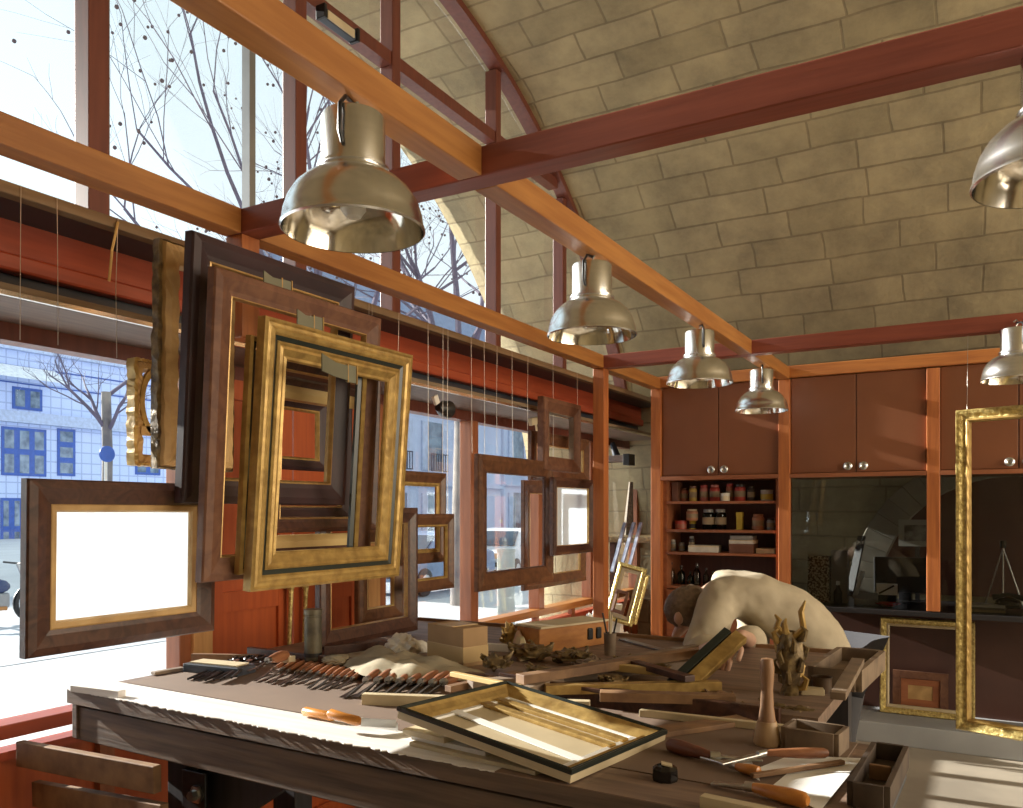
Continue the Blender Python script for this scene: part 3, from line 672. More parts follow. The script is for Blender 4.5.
bl2 = at(880, 711, Z=.146); w2 = at(975, 719, Y=bl2.y).x - bl2.x; h2 = at(880, 617, Y=bl2.y).z - .146
pl2 = lambda a, v, n: Vector((bl2.x + a, bl2.y - n + v * .06, .146 + v))
gp2 = [('outer_moulding', gold2, [(0, 0), (0, .03), (.008, .045), (.03, .04), (.045, .02), (.045, 0), (0, 0)]), ('carved_inner_edge', cream, [(.043, 0), (.043, .026), (.054, .03), (.062, .02), (.062, 0), (.043, 0)])]
frame('picture_frame', 'smaller ornate gilt frame standing on the grey step behind the tall one', gp2, w2, h2, pl2, carve=.0018, seg=30)
bl3 = Vector((bl2.x + .08, 6.66, .146)); pl3 = lambda a, v, n: Vector((bl3.x + a, bl3.y - n + v * .05, .146 + v))
frame('picture_frame', 'small reddish brown frame leaning behind the ornate gilt frame opening', [('moulding', chest, [(0, 0), (0, .02), (.05, .025), (.055, 0), (0, 0)]), ('inner_moulding', cabsh, [(.055, 0), (.055, .015), (.1, .01), (.1, 0), (.055, 0)])], .36, .30, pl3, back=(.09, rawwood, 'panel'))
#SECTION2
# ------------------------------------------------------------ work benches
BZ, RZ = 1.0, 1.02
def bp(px, py, z=BZ): return at(px, py, Z=z)
FB = thing('work_bench', 'long weathered work bench with sunlit pale front board, nearest the camera', 'work bench', (-1.5, 2.0, 0))
ROT = -.022
def fb(x, y, z=0.0):   # bench coordinates to room: origin at its front left corner
    o = bp(66, 689); return Vector((o.x + x * math.cos(ROT) - y * math.sin(ROT), o.y + x * math.sin(ROT) + y * math.cos(ROT), z))
def fbox(b, x0, x1, y0, y1, z0, z1):
    b.poly([fb(x0, y0, z0), fb(x1, y0, z0), fb(x1, y1, z0), fb(x0, y1, z0)], (0, 0, z1 - z0)); return b
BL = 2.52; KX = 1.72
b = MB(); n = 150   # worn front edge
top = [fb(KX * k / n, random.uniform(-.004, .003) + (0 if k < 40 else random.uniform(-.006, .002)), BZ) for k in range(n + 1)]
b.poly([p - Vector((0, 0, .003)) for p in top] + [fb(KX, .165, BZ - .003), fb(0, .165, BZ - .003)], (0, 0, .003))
o = b.build('front_board_sunlit_part', [benchpale, bench], FB)  # left end of the board, sunlight put into its pale colour
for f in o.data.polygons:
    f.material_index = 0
b = MB(); fbox(b, KX + .001, BL, 0, .165, BZ - .003, BZ - .0002); b.build('front_board_shaded_part', bench, FB)  # same board's right end, shade put into its dark colour
b = MB(); fbox(b, 0, BL, .003, .165, BZ - .047, BZ - .0035); b.build('front_board_edge', benchfas, FB)
b = MB(); fbox(b, 0.02, BL, .168, .70, BZ - .045, BZ - .003); b.build('bench_top', bench, FB)
b = MB(); fbox(b, .08, BL - .12, .172, .69, BZ - .003, BZ + .0005); b.build('brown_mat', leather, FB)
b = MB(); fbox(b, .00, BL, .028, .075, BZ - .175, BZ - .062); b.build('apron_board', benchfas, FB, bevel=.004)
b = MB(); fbox(b, .00, .03, .02, .62, BZ - .17, BZ - .05); b.build('end_board', benchfas, FB, bevel=.004)
b = MB(); fbox(b, .05, BL, .06, .65, BZ - .062, BZ - .048); b.build('under_frame', darkgrey, FB)
darkleg = mat('dark_bench_leg', (.035, .03, .035), .6, col2=(.02, .018, .02), scale=GZ)
for x, y in ((.36, .13), (.36, .60), (2.3, .13), (2.3, .60)):
    b = MB(); fbox(b, x, x + .10, y, y + .09, 0, BZ - .065); b.build('leg', darkleg, FB, bevel=.004)
b = MB(); b.poly([fb(.46, .17, .82), fb(.95, .17, .82), fb(.46, .17, .50)], (0, .04, 0)); b.build('gusset_plate', darkleg, FB)
q = fb(.50, .128, .70)
MB().box(q, (.11, .012, .14)).build('bolt_plate', darksteel, FB, bevel=.003)
MB().lathe([(0, -.03), (.016, -.03), (.018, -.01), (.03, -.009), (.03, 0)], q + Vector((.02, -.006, 0)), axis='Y', n=6).build('bolt', steel, FB)
b = MB(); fbox(b, .1, 2.4, .15, .62, .20, .24); b.build('lower_shelf', dullwood2, FB)
for i, (a, c, y, lb) in enumerate((((20, 753), (140, 776), -2.9, 'rough brown plank stored under the bench, upper one'), ((36, 793), (140, 813), -2.86, 'rough brown plank stored under the bench, lower one'), )):
    p, r_ = at(a[0], a[1], X=y), at(c[0], c[1], X=-2.3)
    d = (r_ - p).normalized()
    tag(single(MB().bar(p, p + d * .68, .03, .085).build('plank', dullwood2, bevel=.003)), lb, 'plank')

RB = thing('rear_bench', 'rear work bench carrying cloth, box and carved pieces, below the window sill', 'work bench', (-1.5, 3.0, 0))
rx0, rx1, ry0, ry1 = -2.66, -.42, 2.42, 3.60
MB().span((rx0, ry0 + .03, RZ - .04), (rx1, ry1, RZ)).build('bench_top', bench, RB)
MB().span((rx0, ry0, RZ - .045), (rx1 - .1, ry0 + .028, RZ + .022)).build('edge_board', darkwal, RB, bevel=.003)
MB().span((rx0, ry1, RZ - .1), (rx1, ry1 + .02, RZ + .015)).build('back_board', dullwood2, RB)
for x, y in ((rx0 + .05, ry0 + .1), (rx1 - .15, ry0 + .1), (rx0 + .05, ry1 - .15), (rx1 - .15, ry1 - .15)):
    MB().span((x, y, 0), (x + .09, y + .09, RZ - .04)).build('leg', darkleg, RB)

# ---- orientation helper: place a tool, built along +x with base at z=0, between two bench points
def lay(root, a, b2, L=None, dz=0, tilt=0):
    d = b2 - a; root.location = a + Vector((0, 0, dz)); root.rotation_euler = (0, -tilt, math.atan2(d.y, d.x))
    if L: k = d.length / L; root.scale = (k, 1, 1)
def make_chisel(label, hm, grp, L=.22, r=.011, bladew=.012):
    t = thing('carving_chisel', label, 'chisel', (0, 0, 0), grp)
    h0 = L * .52
    MB().lathe([(0, h0), (r * .55, h0), (r * .7, h0 + .012), (r, h0 + .045), (r * 1.05, L * .86), (r * .8, L - .004), (0, L)], (0, 0, r * 1.05), n=14, axis='X').build('handle', hm, t, smooth=True)
    MB().lathe([(0, h0 - .012), (r * .6, h0 - .012), (r * .62, h0 + .004), (0, h0 + .004)], (0, 0, r * 1.05), n=12, axis='X').build('ferrule', steel, t, smooth=True)
    b = MB(); b.poly([(0, -bladew * .5, .002), (h0 * .4, -bladew * .4, .004), (h0, -.003, r), (h0, .003, r), (h0 * .4, bladew * .4, .004), (0, bladew * .5, .002)], (0, 0, .003)); b.build('blade', blade, t)
    return t
c0 = make_chisel('x', handle, 'row of carving chisels on the brown mat')
ordn = ['first', 'second', 'third', 'fourth', 'fifth', 'sixth', 'seventh', 'eighth', 'ninth', 'tenth', 'eleventh', 'twelfth']
for i in range(12):
    tip = bp(255 + i * 7.6 + random.uniform(-2, 2), 682 + i * .75 + random.uniform(-1.5, 2.5)); end = bp(292 + i * 6.6 + random.uniform(-1, 1), 662.5 + i * 1.15)
    c = c0 if i == 0 else dup(c0, (0, 0, 0))
    lay(c, tip, end, .22, dz=.002); c['label'] = 'brown-handled carving chisel, %s from the left in the long row' % ordn[i]
g0 = make_chisel('x', handle, 'thicker chisels before the crumpled cloth', r=.021, bladew=.024)
for i in range(8):
    tip = bp(343 + i * 11.5, 699 + (0 if i < 2 else random.uniform(-3, 0))); end = bp(388 + i * 10.6, 676 + i * .9)
    c = g0 if i == 0 else dup(g0, (0, 0, 0))
    lay(c, tip, end, .22, dz=.002); c['label'] = 'thick brown-handled chisel, %s from the left behind the grey lath' % ordn[i]
x1 = make_chisel('stout chisel with pale turned handle lying left across the chisel row', handle, 'x', r=.02); del x1['group']; lay(x1, bp(248, 672, 1.03), bp(287, 660, 1.03), .22)
# pincers
def make_pincers(label):
    t = thing('pincers', label, 'pincers', (0, 0, 0), 'black pincers and shears')
    for s in (-1, 1):
        MB().tube([(0, s * .012, .006), (.08, s * .010, .008), (.15, s * .003, .01), (.18, s * .012, .012)], [.004, .007, .008, .006], 8).build('arm', darksteel, t, smooth=True)
        pts = [(.195 + .022 * math.cos(a), s * (.022 + .015 * math.sin(a)), .014) for a in [k * math.pi / 6 for k in range(13)]]
        MB().tube(pts, .0045, 6, caps=False).build('ring', darksteel, t, smooth=True)
    MB().lathe([(0, .004), (.011, .004), (.011, .018), (0, .019)], (.15, 0, 0), n=14).build('rivet', steel, t)
    return t
pp = make_pincers('black iron shears, first from the left on the mat')
for i, (tx, ty, ex, ey) in enumerate(((191, 681, 236, 664), (202, 683, 243, 667), (208, 680, 248, 661), (217, 684, 255, 668), (228, 683, 258, 662))):
    c = pp if i == 0 else dup(pp, (0, 0, 0))
    lay(c, bp(tx, ty), bp(ex, ey), .22, dz=.001 + i * .003); c['label'] = 'black iron shears, %s from the left beside the dark slab' % ordn[i]
def block(name, label, cat, p, sz, rz, m, top=None, rx=0, ry=0, bev=.002):
    o = MB().box((0, 0, sz[2] / 2), sz).build(name, m, bevel=bev); o.location = p; o.rotation_euler = (rx, ry, rz); tag(o, label, cat); return o
def bar2(name, label, cat, a, b2, w, h, m, z0=None, group=None):
    """a bar resting at a..b (bottom line)"""
    u = Vector((0, 0, h / 2)); o = MB().bar(a + u, b2 + u, w, h).build(name, m, bevel=.0015); tag(single(o), label, cat)
    if group: o['group'] = group
    return o
bar2('lath', 'short pale lath on the sunlit front board at the far left', 'lath', bp(74, 691), bp(122, 697), .03, .022, benchpale)
s = thing('slab', 'dark oiled sharpening slab with paper on top, left end of bench', 'sharpening stone', bp(215, 673))
p = bp(215, 673); ang = .12
MB().box(p + Vector((0, 0.02, .016)), (.26, .10, .032), (0, 0, ang)).build('stone_block', darkgrey, s, bevel=.003); MB().box(p + Vector((.0, .02, .035)), (.22, .07, .005), (0, 0, ang)).build('paper_sheet', cream, s)
bar2('lath', 'flat grey lath lying left of the dark slab', 'lath', bp(153, 675), bp(183, 670), .03, .012, dullwood)
bar2('lath', 'thin brown lath along the back left edge of the bench', 'lath', bp(192, 661), bp(258, 662), .02, .03, dullwood2)
bar2('lath', 'long grey painted lath lying in front of the thick chisels', 'lath', bp(363, 704), bp(590, 712), .03, .034, cream)
bar2('lath', 'thin dark lath lying on rear edge behind the chisels', 'lath', bp(500, 676, RZ + .03), bp(640, 700, RZ + .005), .015, .012, darkwal)

# orange knives
def knife(label, a, m_, e, r=.014):
    t = thing('knife', label, 'knife', (a.x, a.y, BZ)); d = (m_ - a); 
    MB().tube([a, a.lerp(m_, .08), a.lerp(m_, .5), a.lerp(m_, .9), m_], [r * .5, r, r * .9, r, r * .6], 10).build('handle', handleor, t, smooth=True)
    MB().bar(m_, e, .002, .022).build('blade', steel, t); return t
knife('orange-handled knife resting on the front board, left one', bp(303, 711, 1.016), bp(335, 717, 1.016), bp(398, 727, 1.012))
knife('orange-handled knife lying half over the other knife', bp(328, 713, 1.045), bp(361, 722, 1.03), bp(396, 724, 1.02))

# black-edged deep frame lying on pale boards
A, B_, C_ = at(397, 706, Z=1.10), at(572, 770, Z=1.036), at(645, 723, Z=1.036)
eu = (B_ - A); wu = eu.length; eu.normalize(); ev = (C_ - B_); hv = ev.length; ev = (ev - eu * ev.dot(eu)).normalized(); en = eu.cross(ev).normalized()
if en.z < 0: en = -en
plf = lambda u, v, n: A + eu * u + ev * v + en * n
t = frame('picture_frame', 'black-edged deep frame lying back up on the bench front', [
    ('black_rim', blackgreen, [(0, -.012), (0, -.002), (.003, 0), (.008, -.002), (.010, 0), (.013, -.004), (.013, -.012), (0, -.012)]),
    ('pale_side', cream, [(.003, -.012), (.003, -.032), (.012, -.034), (.03, -.034)]),
    ('gilt_inside', gold, [(.011, -.004), (.022, -.016), (.026, -.012), (.040, -.022), (.046, -.019), (.056, -.028)]),
    ('pale_lining', whitesheet, [(.055, -.028), (.070, -.026), (.072, -.034), (.03, -.034)])], wu, hv, plf)
MB().poly([plf(.02, .02, -.0335), plf(wu - .02, .02, -.0335), plf(wu - .02, hv - .02, -.0335), plf(.02, hv - .02, -.0335)], en * .002).build('backing', cream, t)
for v0 in (.62, .76):
    MB().bar(plf(.06, hv * v0, -.026), plf(wu - .06, hv * v0, -.026), .03, .012, up=en).build('loose_gilt_strip', gold, t, bevel=.003)
MB().bar(plf(.05, hv * .36, -.028), plf(wu - .06, hv * .30, -.028), .03, .004, up=en).build('white_strip', whitesheet, t)
for i, (k0, k1, z0, th, of) in enumerate(((.06, .80, 1.0, .010, .012), (.04, .50, 1.0105, .012, .03), (.0, .27, 1.023, .014, .02))):
    o = MB(); P0 = A + eu * wu * k0 + ev * of; P1 = A + eu * wu * k1 + ev * of
    for P in (P0, P1): P.z = z0
    e2_ = Vector((ev.x, ev.y, 0)); o.poly([P0, P1, P1 + e2_ * hv * .55, P0 + e2_ * hv * .55], (0, 0, th)); o = o.build('board', cream if i != 1 else benchpale, bevel=.001)
    tag(single(o), 'thin pale board under the black-edged frame, %s of three' % ['lowest', 'middle', 'topmost'][i], 'board')

# rear bench clutter
def lump(name, label, cat, p, sz, m, amp, seed, freq=3, rz=0, sub=4, flat=True):
    o = MB().blob((0, 0, 0), sz, amp, sub, freq, seed, flat).build(name, m, smooth=True); o.rotation_euler = (0, 0, rz)
    zz = min(v.co.z for v in o.data.vertices); o.location = Vector(p) + Vector((0, 0, -zz)); tag(o, label, cat); return o
def cloth(name, label, cat, pts, m, seed, thick=.012, hgt=.07):
    """crumpled sheet over an outline on the rear bench"""
    from mathutils import noise
    cx = sum((p.x for p in pts)) / len(pts); cy = sum((p.y for p in pts)) / len(pts); bm = bmesh.new(); rings = 12; nn = 72; V = []
    top = []
    def edge(a):
        # interpolate outline
        k = a * len(pts); i = int(k) % len(pts); f = k - int(k); return pts[i].lerp(pts[(i + 1) % len(pts)], f)
    z0 = pts[0].z
    cv = bm.verts.new((cx, cy, z0 + hgt))
    for r in range(1, rings + 1):
        ring = []
        for k in range(nn):
            e = edge(k / nn); f = r / rings; x = cx + (e.x - cx) * f; y = cy + (e.y - cy) * f
            q = Vector((x * 6, y * 9, seed)); h = hgt * (1 - f ** 2.2) * (.55 + .9 * abs(noise.noise(q))) + .03 * abs(noise.noise(q * 2.3)) * (1 - f * .6)
            if r == rings: h = .002
            ring.append(bm.verts.new((x, y, z0 + h)))
        top.append(ring)
    for k in range(nn): bm.faces.new((cv, top[0][k], top[0][(k + 1) % nn]))
    for r0, r1 in zip(top, top[1:]):
        for k in range(nn): bm.faces.new((r0[k], r1[k], r1[(k + 1) % nn], r0[(k + 1) % nn]))
    b = MB(); b.bm = bm; o = b.build(name, m, smooth=True); tag(single(o), label, cat); return o
rp_ = lambda px, py, z=RZ: at(px, py, Z=z)
cloth('dust_cloth', 'crumpled dusty beige cloth on the rear bench behind the chisels', 'cloth', [rp_(336, 662), rp_(348, 654), rp_(372, 655), rp_(385, 662), rp_(440, 668), rp_(486, 674), rp_(480, 681), rp_(430, 681), rp_(395, 682), rp_(362, 676)], kraft, 2.0, hgt=.06)
lump('paper_ball', 'crumpled white paper ball on the rear bench', 'paper', rp_(403, 655), (.075, .06, .055), whitep, .35, 5, 2.6)
lump('paper_ball', 'small round white paper wad beside the larger paper ball', 'paper', rp_(419, 652), (.035, .035, .035), whitep, .2, 9, 2.6)
lump('plaster_piece', 'dusty lump of pale plaster at left of the beige cloth', 'plaster', rp_(338, 663), (.06, .05, .022), kraft, .3, 4)
# cardboard box
t = thing('cardboard_box', 'small taped brown cardboard box on the rear bench', 'box', rp_(452, 668)); p = rp_(450, 664); az_ = -.32
MB().box(p + Vector((0, .05, .0725)), (.225, .12, .145), (0, 0, az_)).build('carton', card, t, bevel=.003)
MB().box(p + Vector((0, .05, .045)), (.228, .123, .06), (0, 0, az_)).build('tape', tape, t, bevel=.002)
MB().box(p + Vector((0, .05, .1465)), (.10, .124, .003), (0, 0, az_)).build('flap', tape, t)
# tall grey canister
t = thing('canister', 'tall grey dusty canister standing left of the cloth', 'canister', rp_(313, 662)); p = rp_(313, 660)
MB().lathe([(0, 0), (.033, 0), (.034, .01), (.034, .17), (.032, .172), (.032, .178), (.036, .18), (.036, .20), (0, .20)], p, n=26).build('can_body', mat('stained_grey_can', (.19, .17, .11), .5, .3, col2=(.08, .07, .05), scale=(12, 12, 12)), t, smooth=True)
MB().lathe([(.0355, .015), (.0355, .03)], p, n=26).build('band', blackp, t)
block('brick', 'small pale block at the left end of the rear bench', 'block', rp_(285, 662), (.07, .04, .025), .1, cream)
bar2('board', 'dark board standing on edge behind the cloth', 'board', rp_(323, 655), rp_(392, 648), .02, .035, darkwal)
# ornaments
def ornament(label, p, sz, seed, m=carved, rz=0, leaves=9):
    t = thing('carved_ornament', label, 'ornament', p, None); rnd = random.Random(seed)
    MB().blob(Vector(p) + Vector((0, 0, sz[2] * .45)), (sz[0] * .6, sz[1] * .6, sz[2] * .45), .5, 3, 4, seed, True).build('core', m, t, smooth=True)
    for k in range(leaves):
        a = rnd.uniform(0, 6.28); q = Vector(p) + Vector((sz[0] * .5 * math.cos(a), sz[1] * .5 * math.sin(a), sz[2] * rnd.uniform(.15, .7)))
        dirr = Vector((math.cos(a), math.sin(a), rnd.uniform(-.1, .8))) * min(sz) * .5; cu = Vector((-math.sin(a), math.cos(a), .5)) * min(sz) * .3
        pts = [q - dirr * .6, q, q + dirr * .6 + cu * .4, q + dirr * .8 + cu, q + dirr * .5 + cu * 1.3]
        for w_ in pts: w_.z = max(w_.z, p[2] + min(sz) * .07)
        MB().tube(pts, [min(sz) * f for f in (.08, .15, .12, .08, .05)], 6).build('scroll', m, t, smooth=True)
    return t
ornament('carved scroll fragment beside the cardboard box', rp_(496, 672), (.07, .06, .07), 11)
ornament('pile-like carved leaf fragment with white dust, centre of rear bench', rp_(530, 660), (.13, .08, .07), 12)
ornament('dark carved leaf fragment right of the dusty one', rp_(572, 664), (.12, .08, .06), 13)
ornament('small gilded vase-shaped ornament standing before the window sill', rp_(509, 648), (.05, .05, .12), 14, gold, leaves=7)
ornament('carved piece lying near the right of the rear bench centre', rp_(590, 672), (.09, .06, .05), 15, dullwood)
bar2('tube', 'short white metal tube behind the carved scroll', 'tube', rp_(484, 650), rp_(512, 652), .03, .03, whitep)
# orange box with holes near window
t = thing('wooden_box', 'orange varnished wooden box with open slots beneath the sill', 'box', rp_(560, 648)); p0, p1 = rp_(528, 652), rp_(596, 642)
MB().bar(p0 + Vector((0, 0, .051)), p1 + Vector((0, 0, .051)), .14, .10).build('box_body', orangeY, t, bevel=.004)
MB().bar(p0 + Vector((0, 0, .106)), p1 + Vector((0, 0, .106)), .16, .008).build('box_lid', cream, t)
for f in (.8, .93):
    q = p0.lerp(p1, f) + Vector((.05, -.05, .055)); MB().box(q, (.03, .03, .05), (0, 0, math.atan2(p1.y - p0.y, p1.x - p0.x))).build('slot', blackp, t, bevel=.006)
cloth('foam_sheet', 'crumpled pale green and pink wrapping left of the orange box', 'wrapping', [rp_(512, 650), rp_(514, 642), rp_(524, 640), rp_(530, 660), rp_(520, 662)], mat('pale_green_wrap', (.62, .60, .38), .6, col2=(.60, .38, .26), scale=(14, 14, 14)), 6, hgt=.10)
# laths and mouldings heaped on the rear bench
heap = [((470, 690), (690, 668), .05, .03, dullwood, 'long dusty moulding lying across the rear bench, front one'), ((520, 684), (705, 655), .045, .03, dullwood2, 'brown moulding lying behind the dusty long one'),
        ((545, 694), (720, 690), .04, .03, gold, 'long dull gold moulding in front of the person'), ((560, 676), (700, 650), .04, .024, dullwood, 'grey batten across the rear bench'),
        ((600, 700), (735, 704), .05, .028, dullwood2, 'brown batten lying in front of the gold moulding')]
for i, (a, c, w, h, m, lb) in enumerate(heap): bar2('moulding', lb, 'moulding', rp_(*a, RZ + .0 + .001 * i + (.03 if i in (1, 3) else 0)), rp_(*c, RZ + .001 * i + (.03 if i in (1, 3) else 0)), w, h, m)
bar2('straightedge', 'blue-grey metal straightedge lying before the bending person', 'ruler', rp_(622, 640), rp_(702, 662), .035, .008, greyal)
t = thing('cup', 'pale worn cup with brushes on the rear bench, left of the ruler', 'cup', rp_(610, 655)); p = rp_(610, 655)
MB().lathe([(0, 0), (.022, 0), (.026, .09), (.022, .09), (.019, .01), (0, .01)], p, n=18).build('cup_body', dullwood, t, smooth=True)
for k in range(4): MB().tube([p + Vector((0, 0, .02)), p + Vector((.03 * math.cos(k * 1.7), .03 * math.sin(k * 1.7), .15 + .01 * k))], .004, 6).build('brush', cream if k % 2 else blackp, t)
for i, (a, c, w, h, m, lb) in enumerate([((448, 692), (520, 676), .03, .02, dullwood2, 'short brown offcut behind the grey painted lath, left one'), ((505, 700), (560, 682), .035, .02, dullwood, 'short grey offcut behind the grey painted lath, right one'),
        ((590, 668), (668, 676), .03, .025, paleyel, 'pale yellow offcut in the middle of the rear bench'), ((628, 664), (690, 682), .04, .02, darkwal, 'dark moulding offcut left of the propped gold length'), ((452, 676), (520, 690), .02, .015, paleyel, 'thin pale slat crossing the dusty moulding')]):
    bar2('offcut', lb, 'offcut', rp_(*a, RZ + .001 + .012 * i), rp_(*c, RZ + .001 + .012 * i), w, h, m)
bar2('lath', 'long pale lath lying across bench behind the mallet', 'lath', bp(640, 716, BZ + .001), bp(838, 738, BZ + .001), .02, .02, cream)
bar2('board', 'brown flat board lying behind the ink pot and chisels', 'board', bp(655, 735, BZ + .001), bp(745, 722, BZ + .001), .07, .014, dullwood2)
for i, (px, py, h_) in enumerate(((628, 668, .05), (655, 672, .04), (540, 676, .04), (612, 684, .035))):
    ornament('%s carved gilded scrap on the rear bench %s' % (['tallest', 'curled', 'broken', 'smallest'][i], ['right of the cup', 'behind the gold moulding', 'behind the black-edged frame', 'before the brown batten'][i]), rp_(px, py), (.08, .06, h_), 50 + i, carved, leaves=8)
# leaning corner of a gold frame held by the person
t = thing('frame_corner', 'gold and black frame length propped up in front of the bending person', 'frame piece', rp_(690, 690)); a, c = rp_(683, 690), at(741, 636, Y=rp_(683, 690).y + .22)
MB().bar(a, c, .05, .03, up=(0, -1, .4)).build('gold_moulding', gold, t, bevel=.004); off = Vector((-.045, 0, .01))
MB().bar(a + off, c + off, .03, .035, up=(0, -1, .4)).build('black_edge', blackgreen, t, bevel=.003)
# tall gilded ornament
t = thing('carved_ornament', 'tall gilded flame-like carved ornament standing near the mallet', 'ornament', bp(792, 706)); p = bp(790, 700)
prof = [(0, 0), (.03, .0), (.034, .03), (.02, .05), (.035, .09), (.045, .14), (.03, .19), (.02, .22)]
b = MB(); b.lathe(prof, p, n=12)
from mathutils import noise as _n
for v in b.bm.verts: v.co += Vector((_n.noise(v.co * 30), _n.noise(v.co * 30 + Vector((5, 5, 5))), 0)) * .018
b.build('stem', carved, t, smooth=True)
for k in range(16):
    a = k * 2.4; h = .03 + .012 * k; e = Vector((math.cos(a), math.sin(a), .3)); q = p + Vector((0, 0, h)) + e * .022
    MB().tube([q, q + e * .02, q + e * .03 + Vector((0, 0, .025)), q + e * .015 + Vector((0, 0, .042))], [.008, .012, .008, .003], 6).build('leaf', gold if k % 3 == 0 else carved, t, smooth=True)
for s, hh_ in ((-1, .04), (1, .09)):
    q = p + Vector((s * .012, 0, .20)); MB().tube([q, q + Vector((s * .03, 0, .03)), q + Vector((s * .022, 0, .03 + hh_ * .6)), q + Vector((s * .035, 0, .03 + hh_))], [.014, .011, .010, .003], 7).build('horn', gold, t, smooth=True)
# mallet standing on its head
t = thing('wooden_mallet', 'pale turned wooden mallet standing upright on its head', 'mallet', bp(767, 748)); p = bp(767, 745)
MB().lathe([(0, 0), (.030, 0), (.034, .006), (.031, .035), (.024, .062), (.0, .066)], p, n=26).build('head', mat('pale_beech', (.50, .34, .19), .5, col2=(.38, .25, .13), scale=GZ), t, smooth=True)
MB().lathe([(.0, .06), (.022, .061), (.017, .10), (.015, .14), (.017, .17), (.0185, .20), (.015, .222), (0, .225)], p, n=22).build('handle', mat('brown_beech', (.34, .19, .10), .5, col2=(.24, .13, .07), scale=GZ), t, smooth=True)
# stoneware mug
t = thing('mug', 'brown mug among carvings at the right end of the bench', 'mug', bp(822, 700)); p = bp(822, 698)
MB().lathe([(0, 0), (.028, 0), (.030, .01), (.031, .065), (.033, .07), (.029, .068), (.027, .01), (0, .008)], p, n=24).build('mug_body', mat('brown_stoneware', (.10, .06, .035), .4, col2=(.06, .035, .02), scale=(10, 10, 10)), t, smooth=True)
# boxes at the right
def crate(label, p, w, d, h, rz, m, th=.012, name='wooden_tray'):
    t = thing(name, label, 'tray', p); cr, sr = math.cos(rz), math.sin(rz)
    L_ = lambda x, y, z: Vector(p) + Vector((x * cr - y * sr, x * sr + y * cr, z))
    MB().box(L_(0, 0, th / 2), (w, d, th), (0, 0, rz)).build('bottom', m, t)
    for x, y, a, c in ((-w / 2, 0, th, d), (w / 2, 0, th, d), (0, -d / 2, w - th, th), (0, d / 2, w - th, th)):
        MB().box(L_(x, y, h / 2), (a, c, h), (0, 0, rz)).build('side', m, t, bevel=.001)
    return t
darkcrate = mat('dark_old_box_wood', (.10, .07, .05), .7, col2=(.05, .035, .03), scale=(12, 12, 12))
crate('shallow worn wooden box at the right, behind the papers', bp(815, 748), .13, .10, .055, -.1, dullwood)
crate('dark compartment box on the right end of the bench', bp(880, 785), .07, .34, .05, ROT, darkcrate)
crate('large open wooden tray at the right end of the rear bench', rp_(845, 690) + Vector((-.02, .22, 0)), .15, .46, .07, -.05, dullwood, .02)
block('divider', 'small brown divider inside the dark compartment box', 'block', bp(880, 780, BZ + .0125), (.044, .010, .033), ROT, dullwood2)
bar2('board', 'worn board leaning over the right wooden tray', 'board', rp_(838, 700, 1.09), rp_(858, 664, 1.09), .04, .02, dullwood)
block('book', 'small grey book left of the mug at right', 'book', rp_(812, 694), (.07, .05, .02), .3, cream)
for i, (px, py) in enumerate(((775, 712), (800, 716), (720, 700), (745, 714))):
    ornament('%s dark carved fragment on the bench %s' % (['small', 'spiky', 'flat', 'knobbly'][i], ['left of the gilded ornament', 'before the mug', 'in front of the frame piece', 'left of the mallet']['0123'.index(str(i))]), bp(px, py), (.07, .05, .03), 30 + i, carved if i != 2 else dullwood2, leaves=6)
# chisels and papers near the camera
def big_chisel(label, a, m_, e, hm, r=.015, fer=True):
    t = thing('chisel', label, 'chisel', (a.x, a.y, BZ))
    MB().tube([a, a.lerp(m_, .06), a.lerp(m_, .3), a.lerp(m_, .75), m_], [r * .6, r, r * 1.1, r * .85, r * .6], 12).build('handle', hm, t, smooth=True)
    MB().tube([m_.lerp(e, -.04), m_.lerp(e, .16)], r * .68, 12).build('ferrule', steel, t, smooth=True)
    MB().bar(m_.lerp(e, .1), e, .018, .006).build('blade', steel, t, bevel=.002)
    return t
big_chisel('orange-handled chisel with bright steel blade at the bottom edge', bp(808, 801, 1.018), bp(752, 787, 1.016), bp(712, 783, 1.006), handleor, .016)
big_chisel('red-brown handled chisel lying left to right before the mallet', bp(668, 744, 1.018), bp(712, 756, 1.018), bp(762, 760, 1.012), mat('dark_red_handle', (.17, .055, .03), .4, scale=GX), .017)
big_chisel('pale-handled chisel pointing toward the orange strip', bp(828, 753, 1.03), bp(765, 753, 1.03), bp(720, 764, 1.018), handle, .012)
big_chisel('thin chisel with orange handle end lying under the pale one', bp(760, 772, 1.014), bp(735, 766, 1.014), bp(702, 757, 1.012), handleor, .012)
bar2('stick', 'flat brown wooden stick lying across the white papers', 'stick', bp(752, 778, 1.006), bp(843, 764, 1.006), .014, .01, dullwood2)
bar2('dowel', 'pale wooden dowel at the bottom edge of the photo', 'dowel', bp(702, 806), bp(775, 822), .026, .024, cream)
def sheet(label, pts, z):
    o = MB().poly([Vector((p.x, p.y, z)) for p in pts], (0, 0, .0012)).build('paper_sheet', whitesheet); tag(single(o), label, 'paper'); return o
sheet('white paper sheet at the right front of the bench, lowest one', [bp(772, 787), bp(820, 812), bp(850, 775), bp(800, 764)], BZ + .0015)
sheet('torn white paper scrap left of the wooden stick', [bp(735, 768), bp(760, 783), bp(752, 764), bp(742, 762)], BZ + .0042)
sheet('white paper sheet under the wooden stick, upper one', [bp(752, 772), bp(850, 774), bp(862, 760), bp(790, 757)], BZ + .003)
